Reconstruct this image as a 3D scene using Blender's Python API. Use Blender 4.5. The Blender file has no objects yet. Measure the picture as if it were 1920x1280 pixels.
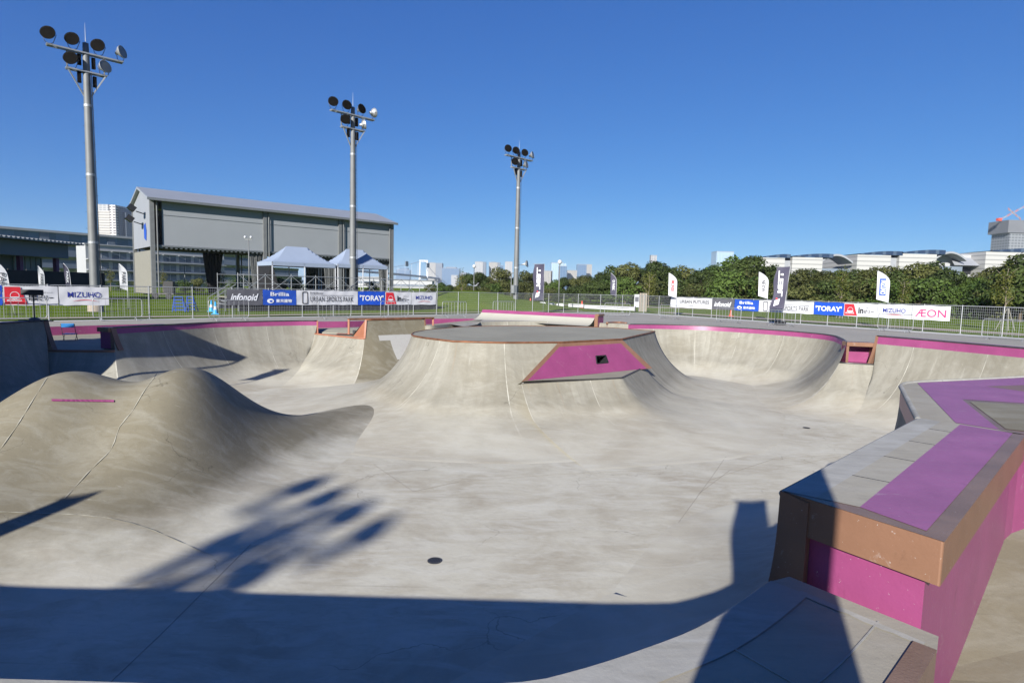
import bpy, math, random
from math import sin, cos, pi, radians, sqrt, atan2, tan
from mathutils import Vector, Matrix, geometry, noise

random.seed(7)
S = bpy.context.scene
COL = S.collection

# ---------------------------------------------------------------- camera
F = 1100.0; CX, CY = 960.0, 640.0
PITCH = math.atan(98.4 / F); ROLL = math.atan(0.0246)
CAMZ = 2.0
fwd = Vector((0, cos(PITCH), -sin(PITCH)))
u0 = Vector((0, sin(PITCH), cos(PITCH))); r0 = Vector((1, 0, 0))
cr = r0 * cos(ROLL) + u0 * sin(ROLL)
cu = u0 * cos(ROLL) - r0 * sin(ROLL)
cam = bpy.data.cameras.new('camera'); camo = bpy.data.objects.new('camera', cam); COL.objects.link(camo)
cam.sensor_width = 36; cam.lens = F / 1920 * 36; cam.clip_start = 0.05; cam.clip_end = 12000
M = Matrix.Identity(4)
for i in range(3):
    M[i][0] = cr[i]; M[i][1] = cu[i]; M[i][2] = -fwd[i]
M[2][3] = CAMZ
camo.matrix_world = M
S.camera = camo

def ray(u, v):
    return fwd + cr * ((u - CX) / F) + cu * ((CY - v) / F)
def P(u, v, z):
    "world point of photo pixel (u,v) on the level z"
    d = ray(u, v); t = (z - CAMZ) / d.z
    return Vector((d.x * t, d.y * t, z))
def PD(u, v, D):
    "world point of photo pixel (u,v) at ground distance y = D"
    d = ray(u, v); t = D / d.y
    return Vector((d.x * t, D, CAMZ + d.z * t))

# ---------------------------------------------------------------- light
EL, AZ = radians(24.0), radians(22.0)      # sun behind the camera, to the left
SUN = Vector((-sin(AZ) * cos(EL), -cos(AZ) * cos(EL), sin(EL)))
sl = bpy.data.lights.new('sun', 'SUN'); sl.energy = 5.0; sl.angle = radians(0.53); sl.color = (1.0, 0.965, 0.91)
so = bpy.data.objects.new('sun', sl); COL.objects.link(so)
so.rotation_euler = SUN.to_track_quat('Z', 'Y').to_euler(); so.location = (-20, -40, 30)
W = bpy.data.worlds.new('World'); S.world = W; W.use_nodes = True
nt = W.node_tree; bg = nt.nodes['Background']
sky = nt.nodes.new('ShaderNodeTexSky'); sky.sky_type = 'NISHITA'; sky.sun_disc = False
sky.sun_elevation = EL; sky.sun_rotation = pi + AZ
sky.air_density = 1.0; sky.dust_density = 0.0; sky.ozone_density = 10; sky.altitude = 1500
# camera-like colour response of the clear sky, per channel
sp_ = nt.nodes.new('ShaderNodeSeparateColor'); cb_ = nt.nodes.new('ShaderNodeCombineColor')
nt.links.new(sky.outputs[0], sp_.inputs[0])
for i_, (g_, k_) in enumerate(((1.0, .86), (.84, 1.20), (.55, 2.48))):
    a_ = nt.nodes.new('ShaderNodeMath'); a_.operation = 'POWER'; a_.inputs[1].default_value = g_
    m_ = nt.nodes.new('ShaderNodeMath'); m_.operation = 'MULTIPLY'; m_.inputs[1].default_value = k_
    nt.links.new(sp_.outputs[i_], a_.inputs[0]); nt.links.new(a_.outputs[0], m_.inputs[0]); nt.links.new(m_.outputs[0], cb_.inputs[i_])
nt.links.new(cb_.outputs[0], bg.inputs[0]); bg.inputs[1].default_value = 0.050
S.view_settings.view_transform = 'Standard'; S.view_settings.look = 'None'
S.view_settings.exposure = 1.0; S.view_settings.gamma = 1.0
S.cycles.max_bounces = 6; S.cycles.diffuse_bounces = 3; S.cycles.transparent_max_bounces = 12

# ---------------------------------------------------------------- helpers
class MB:
    def __init__(s): s.v = []; s.f = []; s.m = []; s.uv = []
    def add(s, vs, fs, mi=0, uvs=None):
        b = len(s.v); s.v += [tuple(p) for p in vs]
        for k, f in enumerate(fs):
            s.f.append(tuple(b + i for i in f)); s.m.append(mi)
            s.uv.append([uvs[i] for i in f] if uvs else [(0, 0)] * len(f))
        return s
    def box(s, c, d, R=None, mi=0):
        x, y, z = d[0] / 2, d[1] / 2, d[2] / 2; c = Vector(c)
        vs = [Vector((a * x, b * y, e * z)) for e in (-1, 1) for b in (-1, 1) for a in (-1, 1)]
        if R is not None:
            if not hasattr(R, 'to_4x4'): R = Matrix.Rotation(R, 3, 'Z')
            vs = [R @ p for p in vs]
        return s.add([p + c for p in vs], [(0, 2, 3, 1), (4, 5, 7, 6), (0, 1, 5, 4), (2, 6, 7, 3), (0, 4, 6, 2), (1, 3, 7, 5)], mi)
    def bar(s, a, b, w, h=None, mi=0, n=4, r2=None):
        "straight bar from a to b; n=4 square, else round of radius w/2"
        a, b = Vector(a), Vector(b); h = h or w; d = (b - a)
        if d.length < 1e-6: return s
        d.normalize(); up = Vector((0, 0, 1)) if abs(d.z) < .95 else Vector((0, 1, 0))
        x = d.cross(up).normalized(); y = x.cross(d)
        k2 = 1 if r2 is None else r2 / (w / 2)
        if n == 4:
            o = [(-.5, -.5), (.5, -.5), (.5, .5), (-.5, .5)]
        else:
            o = [(cos(2 * pi * i / n) / 2, sin(2 * pi * i / n) / 2) for i in range(n)]
        vs = [a + x * (p * w) + y * (q * h) for p, q in o] + [b + x * (p * w * k2) + y * (q * h * k2) for p, q in o]
        fs = [(i, (i + 1) % n, n + (i + 1) % n, n + i) for i in range(n)] + [tuple(range(n))[::-1], tuple(range(n, 2 * n))]
        return s.add(vs, fs, mi)
    def tube(s, pts, r, n=8, mi=0, closed=False, cap=True):
        pts = [Vector(p) for p in pts]; N = len(pts); vs = []; px = None
        for i, p in enumerate(pts):
            a = pts[i - 1] if (i > 0 or closed) else p
            b = pts[(i + 1) % N] if (i < N - 1 or closed) else p
            d = (b - a).normalized()
            if px is None:
                up = Vector((0, 0, 1)) if abs(d.z) < .9 else Vector((0, 1, 0)); x = d.cross(up).normalized()
            else:
                x = (px - d * px.dot(d)).normalized()
            px = x; y = x.cross(d); rr = r[i] if isinstance(r, (list, tuple)) else r
            vs += [p + (x * cos(2 * pi * k / n) + y * sin(2 * pi * k / n)) * rr for k in range(n)]
        fs = []
        for i in range(N if closed else N - 1):
            j = (i + 1) % N
            fs += [(i * n + k, i * n + (k + 1) % n, j * n + (k + 1) % n, j * n + k) for k in range(n)]
        if cap and not closed: fs += [tuple(range(n))[::-1], tuple(range((N - 1) * n, N * n))]
        return s.add(vs, fs, mi)
    def prism(s, poly, z0, z1, mi=0, side=None):
        n = len(poly); a = 0
        for i in range(n):
            x0, y0 = poly[i][:2]; x1, y1 = poly[(i + 1) % n][:2]; a += x0 * y1 - x1 * y0
        if a < 0: poly = poly[::-1]
        zz = lambda z, i: z[i] if isinstance(z, (list, tuple)) else z
        vs = [(p[0], p[1], z0) for p in poly] + [(p[0], p[1], z1) for p in poly]
        s.add(vs, [tuple(range(n))[::-1], tuple(range(n, 2 * n))], mi)
        s.add(vs, [(i, (i + 1) % n, n + (i + 1) % n, n + i) for i in range(n)], mi if side is None else side)
        return s
    def poly(s, pts, mi=0):
        return s.add(pts, [tuple(range(len(pts)))], mi)
    def lathe(s, prof, c=(0, 0, 0), n=16, mi=0, R=None):
        "profile of (r,z)"
        vs = []; c = Vector(c)
        for r, z in prof:
            for k in range(n):
                p = Vector((r * cos(2 * pi * k / n), r * sin(2 * pi * k / n), z))
                if R is not None: p = R @ p
                vs.append(p + c)
        fs = []
        for i in range(len(prof) - 1):
            fs += [(i * n + k, i * n + (k + 1) % n, (i + 1) * n + (k + 1) % n, (i + 1) * n + k) for k in range(n)]
        return s.add(vs, fs, mi)
    def build(s, name, mats, parent=None, smooth=False, bevel=0):
        me = bpy.data.meshes.new(name); me.from_pydata(s.v, [], s.f)
        for m in (mats if isinstance(mats, (list, tuple)) else [mats]): me.materials.append(m)
        me.polygons.foreach_set('material_index', s.m)
        if any(any(q != (0, 0) for q in l) for l in s.uv):
            ul = me.uv_layers.new(name='uv'); flat = [c for l in s.uv for q in l for c in q]
            ul.data.foreach_set('uv', flat)
        if smooth: me.polygons.foreach_set('use_smooth', [True] * len(me.polygons))
        me.update()
        o = bpy.data.objects.new(name, me); COL.objects.link(o)
        if parent: o.parent = parent
        if bevel:
            b = o.modifiers.new('bevel', 'BEVEL'); b.width = bevel; b.segments = 2; b.limit_method = 'ANGLE'
        return o

def tag(o, label=None, cat=None, group=None, kind=None):
    if label: o['label'] = label
    if cat: o['category'] = cat
    if group: o['group'] = group
    if kind: o['kind'] = kind
    return o
def empty(name, loc=(0, 0, 0), rz=0, label=None, cat=None, group=None):
    o = bpy.data.objects.new(name, None); COL.objects.link(o); o.location = loc; o.rotation_euler = (0, 0, rz)
    o.empty_display_size = .2
    return tag(o, label, cat, group)
def dup(root, loc, rz=0, label=None, group=None):
    def cp(o, par):
        c = o.copy(); COL.objects.link(c); c.parent = par
        for ch in kids.get(o.name, []): cp(ch, c)
        return c
    kids = {}
    for o in COL.objects:
        if o.parent: kids.setdefault(o.parent.name, []).append(o)
    r = cp(root, None); r.location = loc; r.rotation_euler = (0, 0, rz)
    if label: r['label'] = label
    if group: r['group'] = group
    return r

# ---------------------------------------------------------------- materials
def newmat(name):
    m = bpy.data.materials.new(name); m.use_nodes = True
    n = m.node_tree; b = n.nodes['Principled BSDF']
    return m, n, b
def N(n, t, **kw):
    x = n.nodes.new(t)
    for k, v in kw.items():
        if k in x.inputs: x.inputs[k].default_value = v
        else: setattr(x, k, v)
    return x
def mix(n, a, b, fac, mode='MIX'):
    m = n.nodes.new('ShaderNodeMix'); m.data_type = 'RGBA'; m.blend_type = mode
    for s_, v in ((6, a), (7, b), (0, fac)):
        if hasattr(v, 'links') or hasattr(v, 'node'): n.links.new(v, m.inputs[s_])
        else: m.inputs[s_].default_value = v if s_ == 0 else (*v, 1)
    return m.outputs[2]
def ramp(n, src, lo, hi):
    r = n.nodes.new('ShaderNodeMapRange'); r.inputs[1].default_value = lo; r.inputs[2].default_value = hi
    n.links.new(src, r.inputs[0]); return r.outputs[0]
def noisetex(n, vec, scale, detail=6, rough=.55, dist=0, sc=None, rot=None):
    if sc or rot:
        mp = n.nodes.new('ShaderNodeMapping')
        if sc: mp.inputs['Scale'].default_value = sc
        if rot: mp.inputs['Rotation'].default_value = rot
        n.links.new(vec, mp.inputs[0]); vec = mp.outputs[0]
    t = n.nodes.new('ShaderNodeTexNoise'); t.inputs['Scale'].default_value = scale
    t.inputs['Detail'].default_value = detail; t.inputs['Roughness'].default_value = rough
    t.inputs['Distortion'].default_value = dist
    n.links.new(vec, t.inputs['Vector']); return t.outputs['Fac']
def plain(name, c, rough=.6, metal=0, var=.12, scale=3, bump=0, bscale=60, spec=.4, wear=0, wcol=(.42, .40, .38)):
    m, n, b = newmat(name)
    tc = n.nodes.new('ShaderNodeTexCoord').outputs['Object']
    f = ramp(n, noisetex(n, tc, scale), .3, .7)
    dk = tuple(x * (1 - var) for x in c); lt = tuple(min(1, x * (1 + var * .6)) for x in c)
    cc = mix(n, dk, lt, f)
    if wear:      # scuffs, chips and wheel marks with shapes of their own
        w1 = ramp(n, noisetex(n, tc, 3.2, 9, .78, 1.5, sc=(.6, 2.4, 1.2), rot=(0, 0, .7)), .60, .70); w2 = ramp(n, noisetex(n, tc, 42, 3, .7), .69, .73)
        w3 = ramp(n, noisetex(n, tc, 1.6, 9, .72, 3, sc=(2.2, .5, 1), rot=(0, 0, .3)), .60, .72)
        for w_, k_, c_ in ((w3, .6, tuple(x * .5 for x in c)), (w1, .5, wcol), (w2, .9, wcol)):
            q = n.nodes.new('ShaderNodeMath'); q.operation = 'MULTIPLY'; q.inputs[1].default_value = wear * k_; n.links.new(w_, q.inputs[0]); cc = mix(n, cc, c_, q.outputs[0])
    n.links.new(cc, b.inputs['Base Color'])
    b.inputs['Roughness'].default_value = rough; b.inputs['Metallic'].default_value = metal
    b.inputs['Specular IOR Level'].default_value = spec
    if bump:
        bp = n.nodes.new('ShaderNodeBump'); bp.inputs['Strength'].default_value = bump; bp.inputs['Distance'].default_value = .01
        n.links.new(noisetex(n, tc, bscale, 4), bp.inputs['Height']); n.links.new(bp.outputs[0], b.inputs['Normal'])
    return m
def concrete(name, A, B, C=(.6, .58, .53), streak=0, big=.35, patch=.5, scratch=.5, joints=0, stain=0, rough=.75, rot=0.0, low=None):
    """A base, B darker/tan blotch, C pale worn patches; uv streaks run down the transitions"""
    m, n, b = newmat(name)
    tcn = n.nodes.new('ShaderNodeTexCoord'); ob = tcn.outputs['Object']; uv = tcn.outputs['UV']
    f1 = ramp(n, noisetex(n, ob, big, 7, .6, .6), .38, .66)
    col = mix(n, A, B, f1)
    # broom / trowel patches
    f2 = ramp(n, noisetex(n, ob, 1.6, 9, .66, 1.2, sc=(.55, 1.5, 1), rot=(0, 0, rot)), .46, .7)
    mm = n.nodes.new('ShaderNodeMath'); mm.operation = 'MULTIPLY'; mm.inputs[1].default_value = patch
    n.links.new(f2, mm.inputs[0]); col = mix(n, col, C, mm.outputs[0])
    f3 = ramp(n, noisetex(n, ob, 5.5, 8, .7, .8, sc=(.7, 1.4, 1), rot=(0, 0, rot + .4)), .5, .72)
    m3 = n.nodes.new('ShaderNodeMath'); m3.operation = 'MULTIPLY'; m3.inputs[1].default_value = .35
    n.links.new(f3, m3.inputs[0]); col = mix(n, col, tuple(x * .78 for x in B), m3.outputs[0])
    if streak:
        f4 = ramp(n, noisetex(n, uv, 1.0, 6, .6, .3, sc=(2.6, .22, 1)), .4, .68)
        m4 = n.nodes.new('ShaderNodeMath'); m4.operation = 'MULTIPLY'; m4.inputs[1].default_value = streak
        n.links.new(f4, m4.inputs[0]); col = mix(n, col, tuple(x * .72 for x in B), m4.outputs[0])
        f5 = ramp(n, noisetex(n, uv, 1.0, 5, .6, .2, sc=(5, .5, 1)), .6, .74)
        m5 = n.nodes.new('ShaderNodeMath'); m5.operation = 'MULTIPLY'; m5.inputs[1].default_value = streak * .8
        n.links.new(f5, m5.inputs[0]); col = mix(n, col, tuple(min(1, x * 1.12) for x in C), m5.outputs[0])
    if stain or joints:
        sp = n.nodes.new('ShaderNodeSeparateXYZ'); n.links.new(uv, sp.inputs[0])
    if stain:   # rust runs from the top edge
        f6 = ramp(n, noisetex(n, uv, 1.0, 3, .5, .1, sc=(7, .05, 1)), .62, .70)
        g = ramp(n, sp.outputs[1], 1.5, 0.1)
        q = n.nodes.new('ShaderNodeMath'); q.operation = 'MULTIPLY'; n.links.new(f6, q.inputs[0]); n.links.new(g, q.inputs[1])
        q2 = n.nodes.new('ShaderNodeMath'); q2.operation = 'MULTIPLY'; q2.inputs[1].default_value = stain; n.links.new(q.outputs[0], q2.inputs[0])
        col = mix(n, col, (.22, .13, .06), q2.outputs[0])
    if joints:
        q = n.nodes.new('ShaderNodeMath'); q.operation = 'DIVIDE'; q.inputs[1].default_value = joints; n.links.new(sp.outputs[0], q.inputs[0])
        q1 = n.nodes.new('ShaderNodeMath'); q1.operation = 'FRACT'; n.links.new(q.outputs[0], q1.inputs[0])
        q2 = n.nodes.new('ShaderNodeMath'); q2.operation = 'LESS_THAN'; q2.inputs[1].default_value = .022 / joints; n.links.new(q1.outputs[0], q2.inputs[0])
        fj = ramp(n, noisetex(n, uv, 1.2, 3, .6), .35, .6)
        q3 = n.nodes.new('ShaderNodeMath'); q3.operation = 'MULTIPLY'; n.links.new(q2.outputs[0], q3.inputs[0]); n.links.new(fj, q3.inputs[1])
        col = mix(n, col, tuple(min(1, x * 1.25) for x in C), q3.outputs[0])
    mk = [(8, (.16, 3.2, 1), rot + .5, .66, .72, .30), (7, (.14, 3.6, 1), rot - .9, .67, .73, .28)]
    for sc_, st_, ro_, lo_, hi_, am_ in mk:     # dark wheel marks
        fm_ = ramp(n, noisetex(n, ob, sc_ * .35, 5, .6, .4, sc=st_, rot=(0, 0, ro_)), lo_, hi_)
        qm = n.nodes.new('ShaderNodeMath'); qm.operation = 'MULTIPLY'; qm.inputs[1].default_value = am_; n.links.new(fm_, qm.inputs[0]); col = mix(n, col, tuple(x * .62 for x in B), qm.outputs[0])
    vd = n.nodes.new('ShaderNodeTexVoronoi'); vd.feature = 'DISTANCE_TO_EDGE'; vd.inputs['Scale'].default_value = .33
    nv = n.nodes.new('ShaderNodeTexNoise'); nv.inputs['Scale'].default_value = 1.1; nv.inputs['Detail'].default_value = 8; n.links.new(ob, nv.inputs['Vector'])
    va = n.nodes.new('ShaderNodeVectorMath'); va.operation = 'MULTIPLY_ADD'; va.inputs[1].default_value = (1.5, 1.5, 1.5); n.links.new(nv.outputs['Color'], va.inputs[0]); n.links.new(ob, va.inputs[2]); n.links.new(va.outputs[0], vd.inputs['Vector'])
    cf = ramp(n, vd.outputs['Distance'], .0045, .0015); cm = ramp(n, noisetex(n, ob, .5, 3), .50, .60)
    qc = n.nodes.new('ShaderNodeMath'); qc.operation = 'MULTIPLY'; n.links.new(cf, qc.inputs[0]); n.links.new(cm, qc.inputs[1])
    qd = n.nodes.new('ShaderNodeMath'); qd.operation = 'MULTIPLY'; qd.inputs[1].default_value = .55; n.links.new(qc.outputs[0], qd.inputs[0]); col = mix(n, col, tuple(x * .45 for x in B), qd.outputs[0])
    # thin pale scuffs
    if scratch:
        f7 = ramp(n, noisetex(n, ob, 2.2, 10, .75, 2.5, sc=(.5, 2.2, 1), rot=(0, 0, rot + .8)), .62, .72)
        m7 = n.nodes.new('ShaderNodeMath'); m7.operation = 'MULTIPLY'; m7.inputs[1].default_value = scratch
        n.links.new(f7, m7.inputs[0]); col = mix(n, col, tuple(min(1, x * 1.15) for x in C), m7.outputs[0])
    if low:      # tan pour fades unevenly into floor pour; on walls paints out grazing dimness
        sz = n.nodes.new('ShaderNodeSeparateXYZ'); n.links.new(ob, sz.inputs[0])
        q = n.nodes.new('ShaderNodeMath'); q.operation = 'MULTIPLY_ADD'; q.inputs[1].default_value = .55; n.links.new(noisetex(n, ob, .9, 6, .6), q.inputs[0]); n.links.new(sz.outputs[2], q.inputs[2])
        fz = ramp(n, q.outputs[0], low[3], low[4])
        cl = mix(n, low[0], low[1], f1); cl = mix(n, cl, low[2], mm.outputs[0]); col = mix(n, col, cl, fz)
    n.links.new(col, b.inputs['Base Color'])
    fr = noisetex(n, ob, 3, 6); rr = n.nodes.new('ShaderNodeMapRange'); rr.inputs[3].default_value = rough - .14; rr.inputs[4].default_value = rough + .12
    n.links.new(fr, rr.inputs[0]); n.links.new(rr.outputs[0], b.inputs['Roughness'])
    b.inputs['Specular IOR Level'].default_value = .35
    bp = n.nodes.new('ShaderNodeBump'); bp.inputs['Strength'].default_value = .25; bp.inputs['Distance'].default_value = .02
    n.links.new(noisetex(n, ob, 9, 8, .7), bp.inputs['Height']); n.links.new(bp.outputs[0], b.inputs['Normal'])
    return m

M_FLOOR = concrete('floor_concrete', (.425, .402, .325), (.32, .288, .22), (.475, .46, .395), big=.7, patch=.75, scratch=.7)
M_WALL = concrete('wall_concrete', (.238, .227, .187), (.185, .17, .13), (.31, .30, .255), streak=.5, patch=.45, joints=2.4, stain=.6, low=((.425, .402, .325), (.33, .298, .23), (.475, .46, .395), -1.30, -1.95))  # paler foot colour also offsets the weak grazing sun there
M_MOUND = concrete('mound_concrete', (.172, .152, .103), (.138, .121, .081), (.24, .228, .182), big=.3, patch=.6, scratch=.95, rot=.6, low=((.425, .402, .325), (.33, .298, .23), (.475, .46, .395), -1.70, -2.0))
M_DECK = concrete('deck_concrete', (.245, .23, .175), (.205, .192, .145), (.285, .27, .215), patch=.4, scratch=.2)
M_NDECK = concrete('near_deck_concrete', (.29, .268, .215), (.235, .212, .165), (.35, .33, .285), patch=.4, scratch=.3)
M_PAVE = concrete('pavement_concrete', (.285, .265, .225), (.24, .225, .19), (.33, .315, .275), patch=.3, scratch=.1, rough=.85)
M_LIP = concrete('lip_concrete', (.29, .28, .25), (.23, .22, .19), (.38, .375, .35), patch=.6, scratch=.6, rough=.8)
M_PATCH = concrete('patch_concrete', (.33, .325, .30), (.31, .30, .28), (.35, .345, .32), patch=.2, scratch=.1)
M_MAG = plain('magenta_paint', (.225, .047, .125), .38, var=.14, scale=1.5, bump=.2, bscale=25, wear=.8)
M_PUR = plain('purple_paint', (.25, .09, .185), .45, var=.14, scale=2.5, bump=.25, bscale=30, wear=.9)
M_BRN = plain('brown_paint', (.19, .10, .06), .4, var=.14, scale=2, bump=.2, bscale=25, wear=.8)
M_BRNTOP = plain('worn_brown_paint', (.17, .115, .085), .45, var=.2, scale=2.5, bump=.25, wear=.7)
M_ORG = plain('rust_orange_paint', (.28, .11, .06), .5, var=.15, scale=3)
M_RUST = plain('rusty_steel', (.20, .085, .04), .6, .4, var=.45, scale=4)
M_STEEL = plain('galvanised_steel', (.32, .33, .335), .5, .5, var=.12, scale=5)
M_DSTEEL = plain('worn_dark_steel', (.10, .095, .09), .45, .7, var=.3, scale=5)
M_POLE = plain('galvanised_pole', (.145, .15, .15), .6, .2, var=.14, scale=1.3)
M_BLACK = plain('black_plastic', (.015, .015, .017), .5, var=.1)
M_WHITE = plain('white_vinyl', (.47, .475, .49), .55, var=.04, scale=1.2)
M_INK = plain('ink_black', (.02, .02, .022), .5)

# ---------------------------------------------------------------- curve helpers
def catmull(pts, step=.25):
    pts = [Vector(p) for p in pts]; out = []
    n = len(pts)
    for i in range(n - 1):
        p0 = pts[max(0, i - 1)]; p1 = pts[i]; p2 = pts[i + 1]; p3 = pts[min(n - 1, i + 2)]
        k = max(2, int((p2 - p1).length / step))
        for j in range(k):
            t = j / k
            out.append(.5 * ((2 * p1) + (p2 - p0) * t + (2 * p0 - 5 * p1 + 4 * p2 - p3) * t * t + (3 * p1 - p0 - 3 * p2 + p3) * t ** 3))
    out.append(pts[-1]); return out
def densify(pts, step=.25, closed=False):
    pts = [Vector(p) for p in pts]; out = []
    n = len(pts)
    for i in range(n if closed else n - 1):
        a, b = pts[i], pts[(i + 1) % n]; k = max(1, int((b - a).length / step))
        out += [a.lerp(b, j / k) for j in range(k)]
    if not closed: out.append(pts[-1])
    return out
ZF = -2.3; RT = 3.5; REF = 2.5
def foot(h):      # horizontal distance from the point at height h above the floor to the foot
    h = min(h, RT * .995); c = 1 - h / RT; return RT * sqrt(max(0, 1 - c * c))
def normals(path, side, closed=False):
    n = len(path); out = []
    for i in range(n):
        a = path[i - 1] if (i > 0 or closed) else path[i]
        b = path[(i + 1) % n] if (i < n - 1 or closed) else path[i]
        d = Vector((b.x - a.x, b.y - a.y, 0)).normalized()
        out.append(Vector((-d.y, d.x, 0)) * side)
    return out
def smooth_normals(nr, k, closed=False):
    for _ in range(k):
        n = len(nr)
        nr = [((nr[i - 1] if (i or closed) else nr[i]) + nr[i] * 2 + (nr[(i + 1) % n] if (i < n - 1 or closed) else nr[i])).normalized() for i in range(n)]
    return nr
def transition(path, side, closed=False, rows=18, band=0, smooth_n=0, zf=ZF, nr=None, ref=None, tail=.5):
    """curved transition below an edge path (points carry their own height). rows of verts; returns MB, band MB"""
    nr = nr or smooth_normals(normals(path, side, closed), smooth_n, closed)
    mb = MB(); bb = MB(); n = len(path); u = 0; vs = []; uvs = []; us = []
    for i, p in enumerate(path):
        if i: u += (path[i] - path[i - 1]).length
        us.append(u)
        h = p.z - zf; f0 = foot((ref if ref is not None else p.z) - zf); nn = nr[i]
        hs = []
        if band: hs = [h, h - band]
        h1 = h - band if band else h
        a1 = math.acos(max(-1, 1 - min(h1, RT * .995) / RT))
        for k in range(rows + 1):
            a = a1 * (1 - k / rows)
            if band and k == 0: continue
            hs.append(h1 if k == 0 else RT * (1 - cos(a)))
        v = 0; last = None
        for k, hh in enumerate(hs):
            off = f0 - foot(hh) if hh > 0.0005 else f0
            if hh < .45: off += tail * (1 - hh / .45) ** 2
            z = zf + hh + (.006 if k == len(hs) - 1 else 0)
            q = Vector((p.x, p.y, 0)) + nn * off; q.z = z
            if last is not None: v += (q - last).length
            last = q; vs.append(q); uvs.append((u, v + .001))
        q = last + nn * .35; q.z = zf - .05; vs.append(q); uvs.append((u, v + .35))
    m = len(vs) // n
    fs = []; fb = []
    for i in range(n if closed else n - 1):
        j = (i + 1) % n
        for k in range(m - 1):
            q = (i * m + k, j * m + k, j * m + k + 1, i * m + k + 1)
            if side > 0: q = q[::-1]
            (fb if band and k == 0 else fs).append(q)
    mb.add(vs, fs, 0, uvs)
    if band: bb.add(vs, fb, 0, uvs)
    return mb, bb
def strip(path, side, w, dz=0, drop=0):
    "flat ledge behind the edge path"
    nr = normals(path, -side); mb = MB(); vs = []
    for p, nn in zip(path, nr):
        a = Vector(p); a.z += dz; b = a + nn * w
        vs += [a, b]
        if drop: vs.append(b - Vector((0, 0, drop)))
    m = 3 if drop else 2; fs = []
    for i in range(len(path) - 1):
        for k in range(m - 1):
            q = (i * m + k, (i + 1) * m + k, (i + 1) * m + k + 1, i * m + k + 1); fs.append(q if side > 0 else q[::-1])
    return mb.add(vs, fs)
def sheet(outer, hole=None):
    "triangulated sheet, optional hole"
    loops = [[Vector(p) for p in outer]] + ([[Vector(p) for p in hole]] if hole else [])
    flat = [Vector((p.x, p.y, 0)) for l in loops for p in l]
    tri = geometry.tessellate_polygon([[Vector((p.x, p.y, 0)) for p in l] for l in loops])
    allp = [p for l in loops for p in l]; mb = MB(); fs = []
    for t in tri:
        a, b, c = (flat[i] for i in t)
        cz = (b - a).cross(c - a).z
        fs.append(tuple(t) if cz > 0 else tuple(t)[::-1])
    return mb.add(allp, fs)
# ================================================================ BOWL
V2 = lambda x, y, z: Vector((x, y, z))
def px_path(l): return [P(u, v, z) for u, v, z in l]
ZN = .35           # near deck
ZB = .78           # block top
# --- edge paths, counter-clockwise, bowl on the left hand side
YN = P(0, 1268, ZN).y
near = [V2(-11.5, 5.0, .35), V2(-10.9, 3.1, .35), V2(-9.6, YN + .12, .35), V2(-7, YN + .03, .35), V2(-4.2, YN, .35)] + \
    [P(230, 1280, ZN), P(560, 1291, ZN), P(800, 1288, ZN)] + px_path([(980, 1279, ZN), (1057, 1264, ZN), (1140, 1240, ZN), (1207, 1217, ZN), (1280, 1190, ZN), (1335, 1163, ZN), (1390, 1129, ZN), (1445, 1089, ZN)])
near_c = catmull(near, .2)
A = P(1467, 920, ZB); B = P(1770, 1016, ZB); K = P(1722, 784, ZB); C = P(1686, 716, ZB)
C2 = P(1722, 712, ZB)
blk_edge = densify([A, K], .2)
pen_edge = catmull([K, K.lerp(C, .45), C - (C - K).normalized() * .35], .1) 
cdir = (P(1920, 705, ZB) - C).normalized()
pen_edge += catmull([C - (C - K).normalized() * .35, C.lerp(K, .03) + cdir * .12, C + cdir * .45], .08)[1:]
pen_edge2 = catmull([C + cdir * .45, P(1920, 705, ZB), V2(11.8, 11.2, .75), V2(15.4, 12.2, .65), V2(17.8, 15.2, .56)], .25)
R0, R1, R2 = P(1920, 653, .5), P(1780, 641, .5), P(1645, 630, .5)
rwall = catmull([V2(17.8, 15.2, .56), V2(R0.x + .55, R0.y - 1.3, .52), R0, R1, R2], .25)
bx1, bx2 = P(1640, 647, .2), P(1588, 642, .2)
boxseg = densify([V2(R2.x, R2.y, -.6), V2(bx2.x, bx2.y, -.6)], .15)
rb = px_path([(1588, 642, .2), (1578, 634.5, .2), (1558, 628.5, .2), (1500, 622.5, .2), (1400, 615.5, .2), (1320, 611, .2), (1240, 608.5, .2), (1178, 608, .2)])
rbowl = catmull(rb, .3)
hid = catmull([rb[-1], V2(4.2, 33.9, .18), V2(1.2, 34.2, .15), V2(-1.8, 33.0, .1), P(797, 599, .42) + V2(.35, .35, -.3), V2(P(796, 598, .42).x, P(796, 598, .42).y, .1)], .3)
rampA, rampB = P(796, 598, .42), P(686, 600, .42)
bankpath = densify([rampA, rampB], .25)
n2a, n2b = P(682, 629, -.4), P(598, 629, -.4)

lw = px_path([(595, 601.5, .2), (555, 601.5, .2), (475, 602.8, .2), (400, 604.7, .2), (325, 608.5, .2), (262, 612, .2), (212, 615, .2)])
lwall = catmull(lw, .25)
notch2 = densify([V2(rampB.x, rampB.y, -.42), V2(lw[0].x, lw[0].y, -.42)], .25)
n1a, n1b = P(210, 648, -.6), P(88, 656, -.6)

w0, w1 = V2(n1b.x, n1b.y + .35, 0), None
w0 = PD(86, 601, n1b.y + .25); w1 = PD(-6, 607, n1b.y - 1.2)
notch1 = densify([V2(lw[-1].x, lw[-1].y, -.62), V2(w0.x, w0.y, -.62)], .25)
fwall = densify([w0, w1, V2(w1.x - 1.2, w1.y - 1.5, w1.z)], .3)
lft = catmull([fwall[-1], V2(-17.9, 17.6, .3), V2(-15.3, 14.6, .3), V2(-13.4, 10.5, .3), V2(-12.2, 7.2, .33), near_c[0]], .3)

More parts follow.
